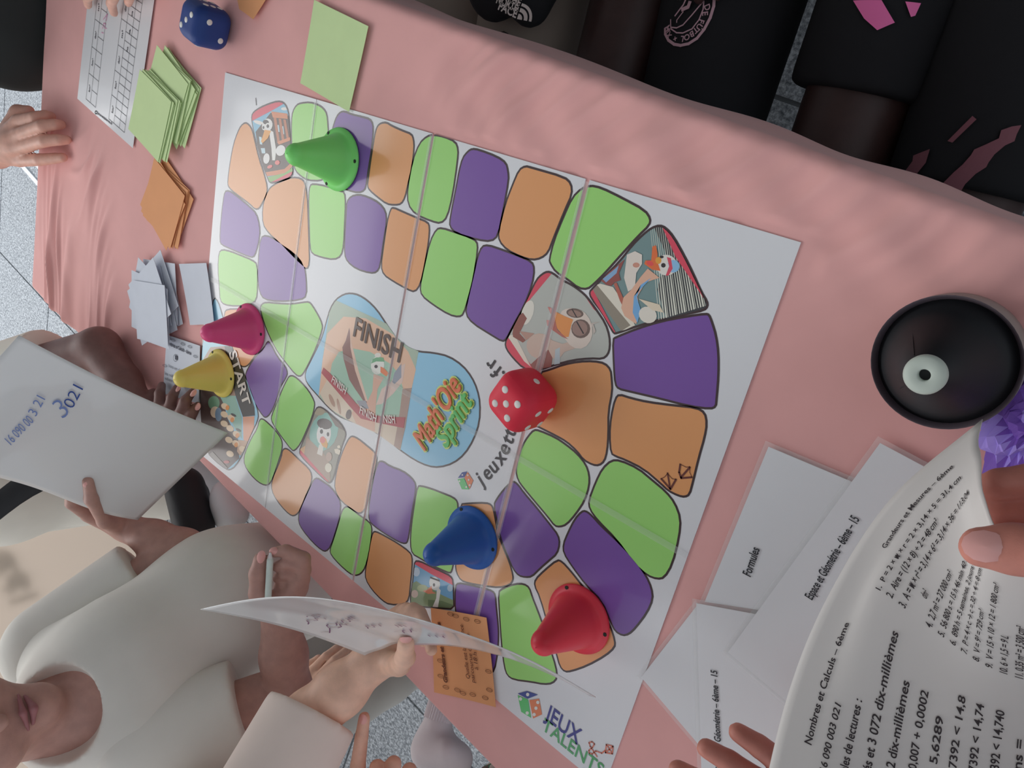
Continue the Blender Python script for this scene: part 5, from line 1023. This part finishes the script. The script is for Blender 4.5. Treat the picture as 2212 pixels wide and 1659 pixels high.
fi = [[WD(2230, 1040, .455), WD(2160, 1046, .458), WD(2110, 1060, .475)], [WD(2230, 1082, .462), WD(2155, 1090, .468), WD(2110, 1100, .480)], [WD(2240, 1130, .468), WD(2150, 1140, .472), WD(2110, 1145, .478)], [WD(2250, 1180, .468), WD(2160, 1190, .470), WD(2120, 1190, .474)]]
hand(fine, WR, mc, fi, [WD(2440, 1190, .40), WD(2310, 1200, .372), WD(2190, 1186, .386), WD(2118, 1182, .392)], .0105, .028)
mc = [WD(1740, 1690, .565), WD(1705, 1735, .57), WD(1665, 1775, .575), WD(1625, 1815, .58)]
fi = [[WD(1690, 1650, .56), WD(1640, 1612, .562), WD(1594, 1582, .566)], [WD(1640, 1690, .562), WD(1575, 1645, .566), WD(1525, 1616, .57)], [WD(1585, 1730, .57), WD(1515, 1690, .574), WD(1464, 1662, .578)], [WD(1550, 1780, .58), WD(1490, 1750, .584), WD(1450, 1725, .586)]]
hand(fine, WL, mc, fi, [WD(1840, 1790, .56), WD(1840, 1740, .565), WD(1820, 1690, .57)], .0092, .027)
blob_obj('body', [(B, .008), (fine, .0025)], SKH, P)
nail(P, WD(2128, 1180, .3812), WD(2190, 1184, .3755), -ray(2128, 1180), .0082, .0105)
T = Blob(); T.chain([pel + [.0, 0, -.04], che, nek + [0, 0, -.04]], [.145, .15, .09], .06); T.cap(RSh, LSh, .068, .068, .06); T.cut(pel + [0, 0, -.10], [0, 0, -1]); T.cutball([1.45, -.315, .61], .075)
q_ = Blob(); q_.chain([RSh, EB, lerp(EB, WR, .5)], [.066, .058, .05], .03); q_.cut(lerp(EB, WR, .3), WR - EB); q2 = Blob(); q2.chain([LSh, EBL, lerp(EBL, WL, .5)], [.066, .058, .05], .03); q2.cut(lerp(EBL, WL, .3), WL - EBL)
blob_obj('sweater', [(T, .009), (q_, .009), (q2, .009)], cloth('navy_sweater', 60, 66, 84), P)
tr = Blob()
for sy in (-1, 1): tr.chain([pel + [0, sy * .07, -.06], pel + [0, sy * .085, -.32], np.array([1.50, -.34 + sy * .09, FZ + .10])], [.10, .075, .055], .02)
tr.cut([0, 0, FZ + .08], [0, 0, -1]); blob_obj('trousers', [(tr, .01)], MATS['black_trousers'], P)

# ---- three children seated along the dark long side, laps in view
blackc = cloth('black_shorts', 26, 26, 28, .3, 20); wood = mat('stool_wood', (0.30, 0.19, 0.10), 0.6)
LEGS = []
def drape(mb_, legs, extra=.0025):            # lay flat trim on the rounded shorts
    for _ in range(3):                            # finer triangles so the trim follows the curve
        nf = []; nm = []
        for q, m_ in zip(mb_.f, mb_.m):
            if len(q) != 3: nf.append(q); nm.append(m_); continue
            A, Bq, Cq = (np.array(mb_.v[i]) for i in q)
            if max(np.linalg.norm(A - Bq), np.linalg.norm(Bq - Cq), np.linalg.norm(Cq - A)) < .008: nf.append(q); nm.append(m_); continue
            o = len(mb_.v); mb_.v += [tuple((A + Bq) / 2), tuple((Bq + Cq) / 2), tuple((Cq + A) / 2)]
            nf += [(q[0], o, o + 2), (o, q[1], o + 1), (o + 2, o + 1, q[2]), (o, o + 1, o + 2)]; nm += [m_] * 4
        mb_.f = nf; mb_.m = nm
    out = []
    for p in mb_.v:
        z = -9
        for h_, k_ in legs:
            t = min(1, max(0, (p[1] - h_[1]) / (k_[1] - h_[1]))); c_ = h_ + (k_ - h_) * t; r = .090 + (.070 - .090) * t; dx = p[0] - c_[0]
            if abs(dx) < r: z = max(z, c_[2] + math.sqrt(r * r - dx * dx))
        out.append((p[0], p[1], max(z, p[2] - .03) + extra))
    mb_.v = out
def seated(x0, x1, zt, label, skm, legm, torsom, hems, seat_label, legname, dy=0.0):
    cx = (x0 + x1) / 2; P = thing('person', (cx, .50, FZ), label, 'person'); B = Blob(); fine = Blob(); pel, che, nek = np.array([cx, .50 + dy, -.18]), np.array([cx, .455 + dy, .20]), np.array([cx, .44 + dy, .33]); rt = .062; sw = .095
    B.chain([pel, che, nek], [.11, .10, .055], .05); a_, c_ = np.array([cx - sw, .455 + dy, .27]), np.array([cx + sw, .455 + dy, .27]); B.cap(a_, c_, .045, .045, .04); head(B, P, np.array([cx, .40 + dy, .49]), [0, -.9, -.5], UPZ, .95); B.cap(nek, [cx, .42 + dy, .42], .045, .043, .03)
    L_g = Blob(); 
    for x, hem in zip((x0, x1), hems):
        z = zt - rt; hip, knee, ank = np.array([lerp([cx], [x], .75)[0], .48 + dy, z - .015]), np.array([x, -.03, z]), np.array([x, .0, FZ + .06])
        B.chain([hip, knee], [.070, .052], .02); B.chain([knee, ank], [.050, .034], .02); B.cap([x, .02, FZ + .04], [x, -.12, FZ + .03], .036, .028, .02)
        q = Blob(); q.chain([hip, knee], [.090, .070], .02); q.cut([x, hem, z], [0, -1, 0]); q.cut([x, .56 + dy, z], [0, 1, 0]); L_g.p += q.p; hems_ = hem
        blob_obj(legname, [(q, .006)], legm, P)
    for s_, xx in ((-1, cx - sw), (1, cx + sw)): B.chain([[xx, .455 + dy, .27], [xx + s_ * .02, .43 + dy, .05], [xx, .34 + dy, -.13]], [.042, .034, .026], .02); relaxed_hand(fine, [xx, .34 + dy, -.13], [-s_ * .25, -.95, -.06], UPZ, .0075)
    blob_obj('body', [(B, .007), (fine, .0035)], skm, P); LEGS.append([(np.array([lerp([cx], [x], .75)[0], .48 + dy, zt - rt - .015]), np.array([x, -.03, zt - rt])) for x in (x0, x1)])
    T = Blob(); T.chain([pel + [0, 0, .0], che, nek + [0, 0, -.03]], [.135, .125, .08], .06); T.cap(a_, c_, .062, .062, .06); T.cutball([cx, .41 + dy, .40], .07); T.cut(pel + [0, 0, -.10], [0, 0, -1])
    for s_, xx in ((-1, cx - sw), (1, cx + sw)): T.chain([[xx, .455 + dy, .27], [xx + s_ * .02, .44 + dy, .10]], [.06, .056], .03)
    blob_obj('shirt', [(T, .008)], torsom, P)
    st = thing('stool', (cx, .53 + dy, FZ), seat_label, 'stool'); zt2 = zt - 2 * rt - .049
    v, f = lathe([(0.0001, zt2 - .03), (.125, zt2 - .03), (.13, zt2 - .015), (.125, zt2), (0.0001, zt2)], 24, (cx, .53 + dy, 0)); mk('seat', v, f, wood, st)
    for i in range(4):
        a = math.pi / 4 + i * math.pi / 2; b_ = Blob(); b_.cap([cx + .10 * math.cos(a), .53 + dy + .10 * math.sin(a), zt2 - .03], [cx + .13 * math.cos(a), .53 + dy + .13 * math.sin(a), FZ + .012], .012, .012, .005); mk('leg', *b_.mesh(.006), wood, st, None, True)
    return P
dks = cloth('dark_shirt', 30, 31, 34)
ZT = -.19
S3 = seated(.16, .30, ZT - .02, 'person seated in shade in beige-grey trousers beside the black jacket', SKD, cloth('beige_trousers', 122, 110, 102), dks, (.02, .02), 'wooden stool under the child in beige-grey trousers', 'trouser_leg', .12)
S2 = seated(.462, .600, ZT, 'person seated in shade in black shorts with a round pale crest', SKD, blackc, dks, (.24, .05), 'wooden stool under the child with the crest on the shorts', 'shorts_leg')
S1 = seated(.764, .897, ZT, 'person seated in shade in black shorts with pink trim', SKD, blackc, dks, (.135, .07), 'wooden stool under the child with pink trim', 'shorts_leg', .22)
def lap_y(x, y, z): p = PX(x, y, z); return (p[0], p[1])
def on_lap(mb_, polys, z, m):
    for q in polys: mb_.poly(q, z, m)
zc = ZT + .012
N_ = lambda p: C4(1300, 0, p); mb = MB(); cw = ink(150, 120, 128)
def dome(pts, zz): return pts
for pl, w in (([(515,230),(520,280),(560,340),(620,380),(680,392),(750,378),(820,330),(880,250),(930,150),(960,50),(968,-40)], .0030), ([(575,160),(580,228),(640,238),(700,215),(780,130),(880,10)], .0014), ([(580,240),(640,280),(700,285),(780,250),(840,170),(875,80),(882,10)], .0014), ([(620,130),(700,40),(720,0)], .0018), ([(690,80),(745,60),(760,20)], .0040), ([(640,190),(640,170),(700,100)], .0012)):
    on_lap(mb, stroke(polypx(N_(pl), zc), w), zc, cw)
ctr_ = np.array(PX(*N_([(735, 150)])[0], zc)[:2])
for ch, x, y in (('D', 910, 65), ('E', 890, 120), ('F', 862, 188), ('Ú', 840, 230), ('T', 815, 268), ('B', 775, 297), ('O', 735, 322), ('L', 695, 330), ('×', 628, 332), ('X', 566, 296), ('I', 552, 266), ('M', 546, 235)):
    p = np.array(PX(*N_([(x, y)])[0], zc)[:2]); up = p - ctr_; up /= np.linalg.norm(up); rt_ = np.array([up[1], -up[0]]); v2, f2_ = text2d(ch, .02)
    c2 = v2.mean(0); mb.add([tuple(p + rt_ * (q[0] - c2[0]) * .0085 + up * (q[1] - c2[1]) * .0085) + (zc,) for q in v2], f2_, cw)
drape(mb, LEGS[1]); mb.build('crest', S2)
mb = MB(); pkm = ink(190, 92, 140); R_ = lambda p: C4(1659, 0, p); pd = ink(96, 58, 66)
on_lap(mb, [polypx(R_([(730,0),(980,0),(1085,185),(940,258),(830,160)]), zc), polypx(R_([(1175,0),(1300,0),(1250,110),(1215,125)]), zc)], zc, pkm)
drape(mb, LEGS[2]); mb.build('pink_stripe', S1)
mb = MB()
for pl in ([(1545,1215),(1765,1000),(1800,1030),(1590,1230)], [(1385,1280),(1350,1400),(1150,1630),(950,1600),(830,1560),(780,1440),(860,1560),(960,1575),(1130,1490),(1220,1380),(1225,1330)]): mb.poly(polypx(R_(pl), zc), zc, pd)
lace = [(1440,1650),(1520,1570),(1600,1490),(1680,1420),(1750,1340),(1780,1290),(1880,1245),(1990,1190),(2010,1120),(2100,1085),(2180,1070),(2140,1150),(2120,1210),(2040,1250),(1950,1330),(1900,1400),(1880,1440),(1790,1500),(1700,1590),(1660,1659)]
mb.poly(polypx(R_(lace), zc), zc, pd); drape(mb, LEGS[2]); mb.build('pink_trim', S1)
# folded black jacket on the lap, with its logo
zj = ZT + .048; jb = Blob(); j0, j1 = PX(1085, 60, zj - .03), PX(1235, 5, zj - .03)
jb.chain([[.320, .162, zj - .024], [.34, .24, zj - .024]], [.024, .026], .03); jb.chain([[.378, .162, zj - .024], [.385, .24, zj - .024]], [.024, .024], .03); jb.chain([[.30, .18, zj - .024], [.385, .20, zj - .024]], [.024, .024], .03)
jk = thing('jacket', (.37, .18, zj - .056), 'folded black jacket with a small pale logo on a lap', 'jacket'); blob_obj('folded_cloth', [(jb, .005)], blackc, jk)
U_ = lambda p: C4(900, 0, p); mb = MB(); lg = ink(168, 160, 156); zl = zj + .0065
for body, a, b_ in (('THE', (782, 8), (886, 60)), ('NORTH', (684, 22), (868, 110)), ('FACE', (700, 80), (856, 156))): text_px(mb, body, U_([a])[0], U_([b_])[0], .0125, zl, lg, .03)
for r0_, r1_ in ((.82, 1.0), (.46, .70), (.0, .34)):
    o_ = np.array(U_([(866, 164)])[0]); e1v = np.array([11.0, -34.0]); e2v = np.array([31.0, 6.0]); n = 10
    P_o = [tuple(o_ + e1v * r1_ * math.cos(t) * 1.0 + e2v * r1_ * math.sin(t)) for t in np.linspace(0, math.pi / 2, n)]; P_i = [tuple(o_ + e1v * r0_ * math.cos(t) + e2v * r0_ * math.sin(t)) for t in np.linspace(math.pi / 2, 0, n)]
    mb.poly(polypx(P_o + (P_i if r0_ > 0 else [tuple(o_)]), zl), zl, lg)
mb.build('logo', jk)
mb = MB(); zz = ZT - .02 + .0125; dl_ = ink(48, 40, 40)
for pl in ([(585,305),(600,295),(635,310)], [(665,310),(700,290),(740,275),(765,290),(740,310),(710,325),(690,330)]): on_lap(mb, stroke(polypx(U_(pl), zz), .003), zz, dl_)
drape(mb, LEGS[0]); mb.build('lettering', S3)

# ---- hand reaching over the grid sheet
P = thing('person', (-.16, .48, FZ), 'person in a dark top reaching over with fingertips on the grid sheet', 'person'); B = Blob(); fine = Blob()
pel, che, nek = np.array([-.10, .52, -.12]), np.array([-.10, .48, .24]), np.array([-.10, .46, .37]); a_, c_ = np.array([-.25, .48, .31]), np.array([.0, .48, .31]); WR = np.array([-.27, .27, .075]); EB = np.array([-.30, .42, .14])
B.chain([pel, che, nek], [.10, .10, .055], .05); B.cap(a_, c_, .045, .045, .04); head(B, P, np.array([-.10, .44, .53]), [-.2, -.9, -.5], UPZ, .95); B.cap(nek, [-.10, .45, .46], .045, .043, .03); B.chain([a_, EB], [.042, .036], .02); B.chain([c_, [.03, .44, .10], [.01, .32, .06]], [.042, .036, .026], .02); relaxed_hand(fine, [.01, .32, .06], [-.1, -1, .15], UPZ)
for sx in (-1, 1): B.chain([pel + [sx * .07, 0, -.02], pel + [sx * .075, .0, -.30], np.array([-.10 + sx * .08, .52, FZ + .04])], [.07, .052, .035], .02); B.cap([-.10 + sx * .08, .53, FZ + .035], [-.10 + sx * .085, .42, FZ + .03], .035, .028, .02)
fine.chain([EB, WR], [.036, .024], .012)
mc = [PX(292, -75, .055), PX(262, -70, .06), PX(225, -66, .06), PX(195, -70, .055)]
fi = [[PX(284, -25, .045), PX(277, 6, .012)], [PX(250, -18, .05), PX(240, 8, .025), PX(246, 28, .011)], [PX(205, -20, .048), PX(188, -5, .025), PX(190, 11, .011)], [PX(178, -32, .04), PX(172, -12, .012)]]
hand(fine, WR, mc, fi, [lerp(WR, mc[0], .35), PX(315, -60, .03), PX(312, -25, .014)], .0082, .023)
blob_obj('body', [(B, .008), (fine, .003)], SK6, P)
T = Blob(); T.chain([pel + [0, 0, -.04], che, nek + [0, 0, -.03]], [.125, .125, .08], .06); T.cap(a_, c_, .062, .062, .06); T.cutball([-.10, .44, .44], .07); T.cut(pel + [0, 0, -.10], [0, 0, -1]); T.chain([a_, lerp(a_, EB, .9)], [.06, .054], .03); T.chain([c_, [.03, .44, .12]], [.06, .054], .03)
blob_obj('shirt', [(T, .009)], dks, P)
tr = Blob()
for sx in (-1, 1): tr.chain([pel + [sx * .06, 0, -.04], pel + [sx * .075, .0, -.30], np.array([-.10 + sx * .08, .52, FZ + .10])], [.09, .068, .05], .02)
tr.cut([0, 0, FZ + .08], [0, 0, -1]); blob_obj('trousers', [(tr, .01)], MATS['black_trousers'], P)
